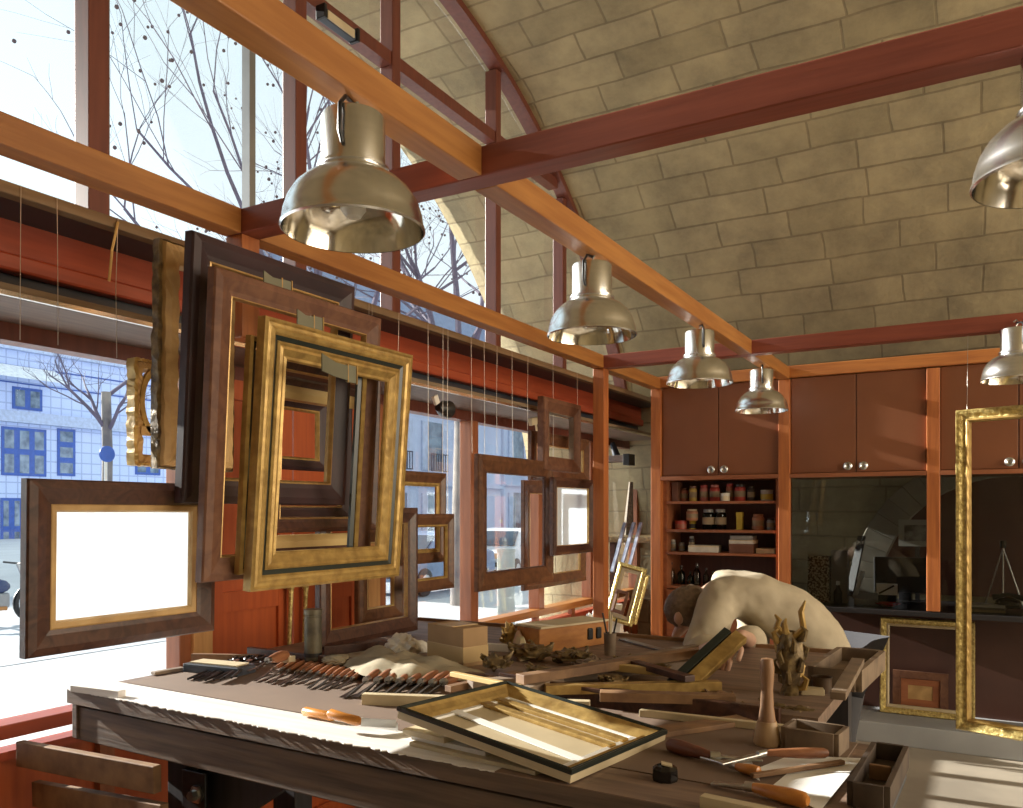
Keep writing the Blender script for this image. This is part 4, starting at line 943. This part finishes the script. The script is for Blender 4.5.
# black ink pot
t = thing('ink_pot', 'black glossy faceted ink pot on the shaded end of the front board', 'ink pot', bp(665, 783)); p = bp(665, 780)
MB().lathe([(0, 0), (.028, 0), (.030, .006), (.029, .026), (.022, .032), (.019, .033), (.019, .028), (0, .026)], p, n=8).build('pot', mat('black_gloss', (.012, .01, .01), .12), t)
MB().box(p + Vector((.004, 0, .036)), (.024, .022, .003), (0, .2, .4)).build('label_scrap', cream, t)

# ------------------------------------------------------------ things behind the glass on the counter
def ct(px, y=6.45): return Vector((at(px, 0, Y=y).x, y, .936))
t = thing('carton', 'speckled tall carton standing on the counter behind the person', 'box', ct(820, 6.5)); p = ct(820, 6.5)
MB().box(p + Vector((0, 0, .17)), (.15, .12, .34)).build('box_body', mat('speckled_marble_paper', (.62, .56, .42), .6, col2=(.12, .09, .06), scale=(70, 70, 70), ramp=(.46, .54)), t)
MB().box(p + Vector((.14, .0, .19)), (.11, .10, .38)).build('plain_side_box', mat('dim_grey_card', (.28, .26, .23), .7), t)
t = thing('telephone', 'white desk telephone with tilted handset on the black counter', 'telephone', ct(865)); p = ct(866)
MB().box(p + Vector((0, 0, .035)), (.16, .14, .06), (.25, 0, .1)).build('base', mat('grey_plastic', (.45, .47, .5), .35), t, bevel=.008)
MB().bar(p + Vector((-.08, 0, .04)), p + Vector((-.02, .0, .24)), .035, .03).build('handset', mat('pale_plastic', (.7, .72, .75), .3), t, bevel=.008)
t = thing('ashtray', 'red dish lying on the black counter behind glass', 'dish', ct(888)); p = ct(888, 6.38)
MB().lathe([(0, 0), (.05, 0), (.085, .02), (.08, .025), (.045, .008), (0, .008)], p, n=24).build('dish_body', mat('bright_red_glaze', (.55, .02, .03), .2), t, smooth=True)
t = thing('card_box', 'white patterned carton on the counter behind the red dish', 'box', ct(887, 6.62)); p = ct(887, 6.62)
MB().box(p + Vector((0, 0, .10)), (.14, .05, .08), (0, 0, .1)).build('carton', whitesheet, t); MB().box(p + Vector((0, .02, .03)), (.12, .05, .06)).build('stand', blackc, t)
MB().bar(p + Vector((-.05, -.03, .07)), p + Vector((.05, -.026, .13)), .004, .012).build('dark_stripe', blackc, t)
t = thing('small_picture', 'small framed picture with pale mount behind the glass partition', 'picture', ct(917, 6.9)); p = at(917, 533, Y=6.9)
MB().box(p, (.25, .02, .20)).build('mount', mat('pale_mount', (.42, .42, .38), .6), t); MB().box(p + Vector((0, -.012, 0)), (.17, .006, .12)).build('print', mat('dark_print', (.04, .04, .045), .5, col2=(.35, .35, .33), scale=(14, 14, 14)), t)
MB().box(p + Vector((0, .05, -.38)), (.03, .03, .56)).build('stand', blackc, t)
t = thing('bottle', 'dark bottle with pale cap standing on the counter at left', 'bottle', ct(838)); p = ct(838)
MB().lathe([(0, 0), (.03, 0), (.03, .08), (.012, .11), (.012, .15), (0, .15)], p, n=18).build('bottle_glass', blackp, t, smooth=True); MB().lathe([(.0, .13), (.015, .13), (.015, .16), (0, .16)], p, n=14).build('cap', whitesheet, t)
t = thing('tripod', 'slim chrome tripod standing on the counter behind the gilt frame', 'tripod', ct(1003, 6.6)); p = at(1003, 548, Y=6.6)
MB().lathe([(0, 0), (.018, 0), (.02, .05), (0, .05)], p, n=14).build('head', blackp, t)
for a in (2.6, -.3, 4.7): MB().tube([p, Vector((p.x + .13 * math.cos(a), p.y + .10 * math.sin(a), .94))], .005, 6).build('leg', steel, t)
t = thing('telephone', 'black rounded telephone at the right end of the counter', 'telephone', ct(1008, 6.45)); p = ct(1008, 6.45)
MB().blob(p + Vector((0, 0, .045)), (.08, .07, .05), .05, 3, 2, 1, True).build('base', mat('black_gloss', (.01, .01, .01), .1), t, smooth=True); MB().tube([p + Vector((-.09, 0, .09)), p + Vector((0, 0, .115)), p + Vector((.09, 0, .09))], [.02, .012, .02], 8).build('handset', blackp, t, smooth=True)
for i in range(3): 
    q = ct(985, 6.4) + Vector((.004 * i, 0, .016 * i)); block('book', '%s pale book of the stack on the counter by the gilt frame' % ['bottom', 'middle', 'top'][i], 'book', q, (.22, .15, .0155), .1 - .1 * i, [cmat('cream'), cmat('grey'), whitesheet][i])
t = thing('computer_monitor', 'dark slanted desk screen behind the glass partition', 'screen', ct(900, 6.75)); p = ct(905, 6.75)
MB().box(p + Vector((0, 0, .20)), (.42, .04, .26), (-.15, 0, .15)).build('screen', blackp, t, bevel=.006); MB().box(p + Vector((0, .02, .04)), (.08, .08, .08)).build('foot', blackp, t); MB().box(p + Vector((0, .0, .006)), (.2, .16, .012)).build('base_plate', blackp, t)
bar2('rod', 'dark rod leaning behind the glass near the stone arch', 'rod', Vector((-.95, 6.9, .94)), Vector((-.88, 7.05, 1.40)), .06, .02, blackp)

# ------------------------------------------------------------ stone wall niche at left of cupboards: leaning frames
t = thing('clothes_rail', 'grey metal rail bracket on the stone wall beyond the post', 'bracket', at(618, 430, Y=7.2))
p = at(612, 459, Y=6.9)
MB().span((p.x - .25, 6.88, p.z - .03), (p.x + .16, 6.98, p.z + .03)).build('rail', gutter, t, bevel=.004); MB().span((p.x + .12, 6.86, p.z - .06), (p.x + .18, 7.0, p.z + .04)).build('end_block', blackp, t, bevel=.004)
MB().tube([p + Vector((.03, .03, .03)), p + Vector((-.01, .03, .15))], [.035, .022], 10).build('strut', darkgrey, t, smooth=True)
def leanframe(label, px0, px1, py0, py1, Y, rot, strips, back=None, Z0=None):
    a = at(px0, py1, Y=Y); c = at(px1, py1, Y=Y); tp = at(px0, py0, Y=Y); w = c.x - a.x; h = tp.z - a.z
    cr, sr = math.cos(R(rot)), math.sin(R(rot))
    return frame('picture_frame', label, strips, w, h, lambda u, v, n: Vector((a.x + u * cr + v * sr, Y - n + v * .12, a.z - u * sr + v * cr)), back=back)
leanframe('small gilt frame leaning tilted against the stone wall', 605, 633, 560, 618, 5.9, 13, [('moulding', gold2, [(0, 0), (0, .02), (.02, .03), (.03, .02), (.035, 0), (0, 0)]), ('white_slip', cream, [(.035, 0), (.035, .015), (.06, .012), (.06, 0), (.035, 0)])])
leanframe('second thin gilt frame leaning right of the tilted gilt frame', 629, 637, 572, 622, 5.98, 13, [('moulding', gold2, [(0, 0), (0, .02), (.012, .03), (.022, .02), (.022, 0), (0, 0)])])
leanframe('inner brown and white frame set in front of the tilted gilt frame', 611, 624, 588, 611, 5.86, 13, [('moulding', chest, [(0, 0), (0, .015), (.02, .02), (.025, 0), (0, 0)])])
for i, (a, c) in enumerate(((612, 625), (620, 634), (628, 641))):
    p, q = at(a, 572, Y=6.3), at(c, 523, Y=6.55)
    o = MB().bar(p, q, .028, .02).build('painted_bar', mat('blue_white_paint', (.40, .46, .58), .4, col2=(.12, .14, .22), scale=(30, 30, 2))); tag(single(o), 'blue-white painted bar leaning on the stone wall, %s of three' % ['left', 'middle', 'right'][i], 'bar')
o = MB().tube([at(627, 545, Y=7.3), at(629, 520, Y=7.3), at(631, 482, Y=7.3)], [.03, .045, .02], 5).build('saw_blade', mat('dark_rust', (.07, .05, .035), .5, .3, col2=(.16, .13, .09), scale=(60, 60, 60))); tag(single(o), 'narrow dark jagged moulding hung on the stone wall', 'moulding')
t = thing('wall_table', 'low table with carved dark edge against the stone wall beyond the post', 'table', (-2.55, 6.8, 0)); p = at(615, 540, Y=6.75)
MB().span((-2.95, 6.7, p.z - .02), (-2.12, 7.3, p.z + .03)).build('table_top', carved, t, bevel=.005)
for x in (-2.9, -2.2): MB().span((x, 6.75, 0), (x + .05, 6.8, p.z - .02)).build('leg', darkwal, t)
lump('plaster_heap', 'heap of white plaster rubble and wrap on the floor by the stone wall', 'plaster', (-2.62, 6.02, .0), (.20, .16, .6), whitep, .35, 8, 3)
# ------------------------------------------------------------ the person bending over the rear bench
def skin(name, verts, edges, radii, m, parent=None, sub=2, root=0):
    me = bpy.data.meshes.new(name); me.from_pydata([Vector(v) for v in verts], edges, []); o = bpy.data.objects.new(name, me); C.objects.link(o)
    if parent: o.parent = parent
    me.materials.append(m)
    sk = o.modifiers.new('skin', 'SKIN'); sk.use_smooth_shade = True; sk.branch_smoothing = .6
    for i, r in enumerate(radii):
        v = me.skin_vertices[0].data[i]; v.radius = r if hasattr(r, '__len__') else (r, r); v.use_root = (i == root)
    s = o.modifiers.new('sub', 'SUBSURF'); s.levels = sub; s.render_levels = sub
    return o
skinm = mat('skin', (.58, .36, .26), .5, col2=(.52, .31, .22), scale=(10, 10, 10))
shirtm = mat('beige_shirt_cotton', (.52, .45, .33), .8, col2=(.45, .385, .28), scale=(14, 14, 14), bump=.15)
trou = mat('dark_trousers_cloth', (.05, .05, .06), .8)
hairm = mat('grey_brown_hair', (.20, .13, .08), .7, col2=(.12, .08, .05), scale=(60, 10, 60), bump=.5)
PY = 3.98
hip = at(826, 640, Y=PY + .04); pel = hip
neck = at(716, 590, Y=PY - .12); chest_ = at(742, 592, Y=PY - .08); mid = at(782, 598, Y=PY - .02)
headc = at(686, 612, Y=PY - .22); headt = at(668, 622, Y=PY - .26)
side = Vector((.25, .95, 0)).normalized()      # towards the far shoulder
V, E, Rr = [], [], []
def av(p, r, par=None):
    V.append(Vector(p)); Rr.append(r); i = len(V) - 1
    if par is not None: E.append((par, i))
    return i
i_p = av(pel, (.125, .125)); i_m = av(mid, (.135, .13), i_p); i_c = av(chest_, (.15, .13), i_m); i_n = av(neck, (.07, .07), i_c)
i_n2 = av(neck.lerp(headc, .45), (.058, .058), i_n); i_h = av(headc, (.098, .088), i_n2); i_h2 = av(headc + (headt - headc) * .75, (.075, .07), i_h)
fd = Vector((-.25, -.25, -1)).normalized()
# nose and chin grow out of the head, facing down to the work
i_ch = av(headc + fd * .085 + (neck - headc).normalized() * -.0, (.04, .035), i_h)
i_no = av(headc + fd * .115 + (headt - headc).normalized() * .03, (.014, .012), i_ch)
sh = {}
hands = {}
for s, hp in ((-1, rp_(700, 668, RZ + .05)), (1, rp_(728, 655, RZ + .05))):
    a = av(chest_ + side * s * .16 + Vector((-.02, 0, -.01)), (.075, .075), i_c)
    el = chest_ + side * s * .24 + Vector((-.04, -.10, -.26)); w_ = hp + Vector((.03, .06, .07))
    u_ = av(V[a].lerp(el, .5), (.052, .052), a); e = av(el, (.042, .042), u_); f_ = av(el.lerp(w_, .5), (.038, .036), e); w2 = av(w_, (.027, .022), f_); pm = av(w_.lerp(hp, .55), (.036, .016), w2)
    sh[s] = (a, u_, e, f_, w2); d = (hp - w_).normalized(); lat = d.cross(Vector((0, 0, 1))).normalized()
    pk = av(w_ + (hp - w_) * 1.0, (.036, .014), pm)
    for k, (o_, L_) in enumerate(((-.030, .060), (-.010, .074), (.010, .070), (.029, .055))):
        k1 = av(hp + lat * o_ + d * L_ * .5, (.0085, .0085), pk); k2 = av(hp + lat * o_ * .95 + d * L_ * .85 + Vector((0, 0, -.022)), (.0075, .0075), k1)
    th = av(w_.lerp(hp, .5) - lat * s * .045 + d * .015, (.011, .011), pm); th2 = av(w_.lerp(hp, .5) - lat * s * .052 + d * .055 + Vector((0, 0, -.012)), (.009, .009), th)
legs = {}
for s in (-1, 1):
    h_ = av(pel + side * s * .10 + Vector((.03, .03, -.12)), (.085, .085), i_p); kn = av(Vector((pel.x + side.x * s * .12 + (-.03), pel.y + side.y * s * .12, .50)), (.062, .062), h_)
    cf = av(Vector((pel.x + side.x * s * .12, pel.y + side.y * s * .12 + .0, .33)), (.056, .056), kn); an = av(Vector((pel.x + side.x * s * .12 + .02, pel.y + side.y * s * .12, .09)), (.038, .038), cf)
    ft = av(Vector((pel.x + side.x * s * .12 - .08, pel.y + side.y * s * .12 - .02, .045)), (.042, .034), an); toe = av(Vector((pel.x + side.x * s * .12 - .17, pel.y + side.y * s * .12 - .03, .032)), (.036, .024), ft); legs[s] = (h_, kn, cf, an)
base = Vector((pel.x, pel.y, 0)); legs_h = {k: legs[k][0] for k in legs}
PER = skin('person', [v - base for v in V], E, Rr, skinm); PER.location = base
tag(PER, 'person in a loose beige shirt bending low over the rear bench', 'person')
def sub_skin(name, ids, m, grow, ends=()):
    mp = {}; vs = []; rs = []; es = []
    for i in ids:
        mp[i] = len(vs); vs.append(V[i] - base); r = Rr[i]; rs.append((r[0] * 1.0 + grow, r[1] * 1.0 + grow))
    for a, c in E:
        if a in mp and c in mp: es.append((mp[a], mp[c]))
    return skin(name, vs, es, rs, m, PER)
ids = [i_p, i_m, i_c, i_n, legs_h[-1], legs_h[1]]
for s in (-1, 1): ids += list(sh[s][:4])
shirt = sub_skin('shirt', ids, shirtm, .036); shirt.modifiers['sub'].levels = shirt.modifiers['sub'].render_levels = 4
tx = bpy.data.textures.new('folds', 'CLOUDS'); tx.noise_scale = .13
dm = shirt.modifiers.new('folds', 'DISPLACE'); dm.texture = tx; dm.strength = .03; dm.mid_level = .35
tr_ids = [i_p] + [i for s in (-1, 1) for i in legs[s]]
sub_skin('trousers', tr_ids, trou, .045)
hd = (headt - headc).normalized()
hb = MB()
b = bmesh.ops.create_icosphere(hb.bm, subdivisions=4, radius=1)['verts']
q = hd.to_track_quat('X', 'Z').to_matrix()
for v in b:
    c = Vector((v.co.x * .112, v.co.y * .098, v.co.z * .098)); c = q @ c
    v.co = headc + hd * .010 + Vector((.012, .012, .030)) + c * (1 + .05 * _n.noise(c * 40))
hair = hb.build('hair', hairm, PER, smooth=True)
MB().blob(headc - side * .088 + Vector((.015, 0, -.02)), (.022, .012, .032), .1, 2).build('ear', skinm, PER, smooth=True)
MB().blob(headc + side * .088 + Vector((.015, 0, -.02)), (.022, .012, .032), .1, 2).build('ear', skinm, PER, smooth=True)
for s in (-1, 1):
    x_ = pel + side * s * .12
    MB().blob((x_.x - .09, x_.y - .02, .05), (.14, .055, .05), .05, 3, 2, 1, True).build('shoe', blackp, PER, smooth=True)

# ------------------------------------------------------------ the street: houses, trees, cars
def tree(px, d, gz0, trunk_r, height, label, seed, fork=.35, lean=(0, 0), nb=6, balls=True, depth=5, spread=.55):
    rnd = random.Random(seed); base = at(px, HY, d=d); base.z = gz0
    t = thing('street_tree', label, 'tree', base); segs = []; tips = []
    barkm = mat('mottled_plane_bark', (.30, .27, .24), .8, col2=(.13, .12, .13), scale=(3, 3, 2)); twig = mat('dark_twigs', (.13, .11, .17), .8)
    tr = MB(); br = MB(); tw = MB()
    def grow(p, d_, L, r, lv):
        n_ = 4 if lv < 3 else 3; pts = [p]; q = p.copy(); dd = d_.copy()
        for k in range(n_):
            dd = (dd + Vector((rnd.uniform(-1, 1), rnd.uniform(-1, 1), rnd.uniform(-.5, .7))) * .22).normalized(); q = q + dd * L / n_; pts.append(q.copy())
        rr = [r * (1 - .45 * k / n_) for k in range(n_ + 1)]
        (br if lv < 3 else tw).tube(pts, rr, 6 if lv < 2 else 4 if lv < 3 else 3, caps=False)
        if lv >= depth: tips.append(q); return
        nc = 4 if lv < 3 else 3
        for k in range(nc):
            f = rnd.uniform(.35, 1) if k else 1; i = min(int(f * n_), n_ - 1); st = pts[i].lerp(pts[i + 1], f * n_ - i) if f < 1 else pts[-1]
            nd = (dd + Vector((rnd.uniform(-1, 1), rnd.uniform(-1, 1), rnd.uniform(-.5, .8))) * (spread + .25)).normalized()
            grow(st, nd, L * rnd.uniform(.52, .78), r * rnd.uniform(.34, .48), lv + 1)
            if lv >= 3 and rnd.random() < .5: tips.append(st)
    top = base + Vector((lean[0], lean[1], height * fork))
    tr.tube([base, base.lerp(top, .3), base.lerp(top, .7) + Vector((.05, 0, 0)), top], [trunk_r * 1.15, trunk_r, trunk_r * .92, trunk_r * .85], 12)
    for k in range(nb):
        a = 2 * math.pi * k / nb + rnd.uniform(-.3, .3); nd = Vector((math.cos(a) * spread * 1.3, math.sin(a) * spread * 1.3, rnd.uniform(.7, 1.2))).normalized()
        grow(top - Vector((0, 0, rnd.uniform(0, .2) * height * fork)), nd, height * (1 - fork) * rnd.uniform(.34, .5), trunk_r * rnd.uniform(.34, .5), 1)
    tr.build('trunk', barkm, t, smooth=True); br.build('branches', barkm if False else twig, t, smooth=True); tw.build('twigs', twig, t)
    if balls:
        bb = MB()
        for p in rnd.sample(tips, min(len(tips), 420)):
            g = bmesh.ops.create_icosphere(bb.bm, subdivisions=1, radius=rnd.uniform(.022, .034))['verts']; c = p + Vector((rnd.uniform(-.05, .05), rnd.uniform(-.05, .05), -rnd.uniform(.03, .15)))
            for v in g: v.co += c
        o = bb.build('seed_balls', mat('seed_ball', (.09, .06, .07), .8), t); o['kind'] = 'stuff'
    return t
GZ_ = gz
tree(325, 13.5, GZ_, .17, 11.0, 'tall bare plane tree with seed balls behind the nearest lamp', 3, fork=.32, nb=5, spread=.42)
tree(461, 17, GZ_, .20, 12, 'bare plane tree whose pale trunk stands behind the window post', 8, fork=.42, nb=5)
tree(106, 17, GZ_, .11, 6.6, 'slim bare street tree seen through the left window', 17, fork=.66, nb=4, balls=False, depth=4, spread=.7)
tree(285, 26, GZ_, .16, 10.5, 'bare plane tree partly hidden by the black frame', 23, fork=.32, nb=5, depth=4)

tilem = bpy.data.materials.new('blue_grey_tile_wall'); tilem.use_nodes = True; n_ = tilem.node_tree.nodes; l_ = tilem.node_tree.links
tc_ = n_.new('ShaderNodeTexCoord'); mp_ = n_.new('ShaderNodeMapping'); mp_.inputs['Rotation'].default_value = (R(90), 0, R(90)); bk = n_.new('ShaderNodeTexBrick'); bk.offset = 0; bk.inputs['Scale'].default_value = 1
bk.inputs['Brick Width'].default_value = .8; bk.inputs['Row Height'].default_value = .8; bk.inputs['Mortar Size'].default_value = .05
bk.inputs['Color1'].default_value = (.52, .62, .88, 1); bk.inputs['Color2'].default_value = (.56, .65, .90, 1); bk.inputs['Mortar'].default_value = (.36, .44, .68, 1)
sx_ = n_.new('ShaderNodeSeparateXYZ'); cx_ = n_.new('ShaderNodeCombineXYZ'); l_.new(tc_.outputs['Object'], sx_.inputs[0]); l_.new(sx_.outputs['Y'], cx_.inputs[0]); l_.new(sx_.outputs['Z'], cx_.inputs[1]); l_.new(cx_.outputs[0], bk.inputs['Vector'])
l_.new(bk.outputs['Color'], n_['Principled BSDF'].inputs['Base Color']); n_['Principled BSDF'].inputs['Roughness'].default_value = .5
bluef = mat('blue_window_paint', (.03, .10, .42), .4); bwin = mat('dark_street_glass', (.06, .10, .16), .1, col2=(.22, .30, .38), scale=(1.5, 1.5, 1.5)); bandm = mat('pale_blue_band', (.50, .58, .78), .6); whiteaw = mat('white_awning', (.85, .87, .9), .6)
def bx(px, X=-60.0): return at(px, 0, X=X).y
Bd = thing('tiled_building', 'blue-grey tiled low building with blue windows across the street', 'building', (-60.0, 8, GZ_))
yl, yr = -18, bx(200); X0 = -60.0
ztop = at(60, 358, X=X0).z
MB().span((X0 - 8, yl, GZ_), (X0, yr, ztop)).build('wall', tilem, Bd)
MB().span((X0 - .2, yl, ztop), (X0 + .5, yr, ztop + .7)).build('roof_edge', bandm, Bd)
for z in (at(60, 372, X=X0).z, at(60, 388, X=X0).z): MB().span((X0, yl, z - .09), (X0 + .08, yr, z)).build('string_course', bluef, Bd)
zb_ = at(60, 420, X=X0).z; MB().span((X0, yl, zb_ - .5), (X0 + .5, yr, zb_ + .3)).build('band', bandm, Bd)
def bwindow(px0, px1, py0, py1, mull_, tr_=1):
    y0, y1 = bx(px0), bx(px1); z1, z0 = at((px0 + px1) / 2, py0, X=X0).z, at((px0 + px1) / 2, py1, X=X0).z
    w = MB().span((X0, y0, z0), (X0 + .06, y1, z1)).build('window', bluef, Bd)
    n1 = mull_; gw_ = (y1 - y0) / n1; gh = (z1 - z0) / (tr_ + 1)
    b = MB()
    for i in range(n1):
        for j in range(tr_ + 1): b.span((X0 + .06, y0 + gw_ * i + .2, z0 + gh * j + .2), (X0 + .07, y0 + gw_ * (i + 1) - .2, z0 + gh * (j + 1) - .2))
    b.build('pane', bwin, w)
bwindow(1, 46, 428, 476, 3); bwindow(57, 75, 429, 476, 1, 2); bwindow(-60, -8, 428, 476, 3)
bwindow(12, 42, 388, 410, 2, 0); bwindow(0, 22, 498, 560, 2, 1); bwindow(135, 160, 455, 475, 2, 0)
aw = thing('shop_awning', 'white awning on the tiled building across the street', 'awning', at(25, 375, X=X0 + .6)); a_, c_ = at(-40, 366, X=X0), at(52, 366, X=X0)
zaw = at(50, 372, X=X0).z
MB().poly([(X0 + .6, a_.y, zaw), (X0 + 2.4, a_.y, zaw - 1.1), (X0 + .6, a_.y, zaw - .3)], (0, bx(50) - a_.y, 0)).build('canvas', whiteaw, aw)
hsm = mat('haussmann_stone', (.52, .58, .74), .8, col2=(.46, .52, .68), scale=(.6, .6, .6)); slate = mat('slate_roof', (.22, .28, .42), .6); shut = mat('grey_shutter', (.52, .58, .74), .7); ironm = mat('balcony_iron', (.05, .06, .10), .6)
def haussmann(y0, y1, top, label, X1=-22, floors=3):
    t = thing('apartment_building', label, 'building', (X1, (y0 + y1) / 2, GZ_))
    MB().span((X1 - 4, y0, GZ_), (X1, y1, top)).build('wall', hsm, t)
    b = MB(); b.poly([(X1 - 3.9, y0, top), (X1 - .2, y0, top), (X1 - 1.2, y0, top + 1.8), (X1 - 3, y0, top + 1.8)], (0, y1 - y0, 0)); b.build('roof', slate, t)
    MB().span((X1, y0, top - .25), (X1 + .4, y1, top)).build('cornice', hsm, t)
    fh = (top - GZ_ - .3) / (floors + 0.0)
    for f in range(floors):
        z0 = GZ_ + fh * f
        MB().span((X1, y0, z0 + fh - .15), (X1 + .15, y1, z0 + fh)).build('string_course', hsm, t)
        yy = y0 + .9
        while yy < y1 - 1.4:
            w = MB().span((X1, yy, z0 + .55), (X1 + .04, yy + 1.1, z0 + fh - .5)).build('window', bwin, t)
            b = MB(); b.span((X1, yy - .45, z0 + .55), (X1 + .08, yy - .02, z0 + fh - .5)); b.span((X1, yy + 1.12, z0 + .55), (X1 + .08, yy + 1.55, z0 + fh - .5)); b.build('shutters', shut, w)
            b = MB(); b.span((X1 + .3, yy - .1, z0 + 1.25), (X1 + .34, yy + 1.2, z0 + 1.3)); b.span((X1 + .3, yy - .1, z0 + .5), (X1 + .34, yy + 1.2, z0 + .55))
            for k in range(8): b.span((X1 + .3, yy - .1 + k * .18, z0 + .5), (X1 + .33, yy - .07 + k * .18, z0 + 1.3))
            b.build('balcony_rail', ironm, w); yy += 2.7
    for k in range(3): MB().span((X1 - 3, y0 + 3 + k * 5, top + 1.2), (X1 - 2, y0 + 4.2 + k * 5, top + 3.0)).build('chimney', hsm, t)
    return t
haussmann(21.5, 37, at(350, 262, X=-22).z - 1.8, 'pale blue-grey stone apartment block seen behind the frames')
haussmann(37.3, 60, at(430, 285, X=-22).z - 1.6, 'farther stone apartment block with balconies seen past the window post')
def car(px, d, label, m, heading=0, sc=1.0):
    p = at(px, HY, d=d); p.z = GZ_ + .01; t = thing('parked_car', label, 'car', (0, 0, 0))
    prof = [(-2.0, .35), (-2.05, .62), (-1.95, .85), (-1.1, .93), (-.45, 1.38), (.75, 1.42), (1.55, .98), (1.98, .90), (2.05, .6), (2.02, .35)]
    MB().poly([(x, -.8, z) for x, z in prof], (0, 1.6, 0)).build('body', m, t, bevel=.08, seg=3)
    b = MB()
    for y in (-.812, .806): b.poly([(-.95, y, .96), (-.42, y, 1.30), (.68, y, 1.33), (1.3, y, 1.0)], (0, .006, 0))
    b.poly([(-1.08, -.68, .97), (-1.08, .68, .97), (-.52, .6, 1.34), (-.52, -.6, 1.34)], (-.02, 0, .012)); b.poly([(1.5, -.68, 1.03), (1.5, .68, 1.03), (.86, .6, 1.40), (.86, -.6, 1.40)], (.02, 0, .012))
    b.build('windows', mat('car_glass', (.05, .08, .12), .08), t)
    for x in (-1.25, 1.25):
        for y in (-.76, .76):
            w = MB().lathe([(0, -.09), (.2, -.09), (.31, -.07), (.32, 0), (.31, .07), (.2, .09), (0, .09)], (x, y, .32), n=24, axis='Y').build('wheel', blackp, t, smooth=True)
            MB().lathe([(0, -.1), (.17, -.095), (.18, -.085)] if y < 0 else [(0, .1), (.17, .095), (.18, .085)], (x, y, .32), n=16, axis='Y').build('hub_cap', steel, w)
    MB().box((-2.04, 0, .5), (.06, 1.5, .12)).build('bumper', blackp, t); MB().box((-2.02, .58, .72), (.05, .3, .14)).build('headlight', cream, t); MB().box((-2.02, -.58, .72), (.05, .3, .14)).build('headlight', cream, t)
    t.location = p; t.rotation_euler = (0, 0, heading); t.scale = (sc,) * 3; return t
whitecar = mat('white_car_paint', (.80, .82, .86), .25); bluecar = mat('grey_blue_car_paint', (.22, .30, .46), .25)
car(505, 24, 'white parked car seen through the broad walnut frame', whitecar, R(100)); car(426, 20, 'grey-blue parked car behind the lower walnut frame', bluecar, R(92)); car(452, 33, 'distant white car farther up the street', whitecar, R(90))
t = thing('bollard', 'stout grey bollard on the pavement in front of the white car', 'bollard', at(506, HY, d=13)); p = at(506, HY, d=13); p.z = GZ_; t.location = p
zt_ = at(506, 549, d=13).z - GZ_
MB().lathe([(0, 0), (.14, 0), (.14, zt_ - .05), (.15, zt_ - .04), (.15, zt_), (0, zt_ + .02)], p, n=24).build('post_body', mat('grey_stone_bollard', (.45, .47, .45), .8), t, smooth=True)
t = thing('road_sign', 'round blue road sign on a pole before the slim tree', 'sign', (0, 0, 0)); p = at(107, 454, d=16.4)
MB().lathe([(0, -.02), (.16, -.02), (.16, .02), (0, .02)], p, n=32, axis='X').build('disc', bluef, t); MB().tube([Vector((p.x - .04, p.y, GZ_)), Vector((p.x - .04, p.y, p.z))], .03, 8).build('pole', steel, t)
# motorcycle
def moto():
    p = at(-4, HY, d=14.2); p.z = GZ_; t = thing('motorcycle', 'small motorcycle parked on the pavement at the left picture edge', 'motorcycle', p)
    for y in (-.62, .62):
        pts = [p + Vector((0, y + .29 * math.cos(a), .30 + .29 * math.sin(a))) for a in [k * math.pi / 12 for k in range(25)]]
        w = MB().tube(pts, .05, 8, caps=False).build('wheel', blackp, t, smooth=True)
        b = MB()
        for k in range(8): b.tube([p + Vector((0, y, .3)), p + Vector((0, y + .26 * math.cos(k * .785), .3 + .26 * math.sin(k * .785)))], .008, 5)
        b.build('spokes', steel, w)
    MB().blob(p + Vector((0, -.05, .62)), (.14, .28, .14), .1, 3).build('fuel_tank', mat('dark_blue_paint', (.04, .06, .15), .2), t, smooth=True)
    MB().box(p + Vector((0, -.45, .68)), (.22, .45, .10)).build('seat', blackp, t, bevel=.03); MB().box(p + Vector((0, 0, .38)), (.22, .36, .26)).build('engine', greyal, t, bevel=.03)
    MB().tube([p + Vector((0, .62, .3)), p + Vector((0, .42, .85)), p + Vector((0, .36, 1.0))], .03, 8).build('fork', steel, t); MB().tube([p + Vector((-.32, .3, 1.02)), p + Vector((0, .38, 1.0)), p + Vector((.32, .3, 1.02))], .018, 8).build('handlebar', blackp, t)
    MB().blob(p + Vector((0, .5, .88)), (.10, .08, .10), .02, 2).build('headlamp', steel, t, smooth=True); MB().tube([p + Vector((.14, .1, .25)), p + Vector((.14, -.7, .28))], .035, 8).build('exhaust', mat('rusty_orange_pipe', (.45, .2, .05), .4), t)
moto()
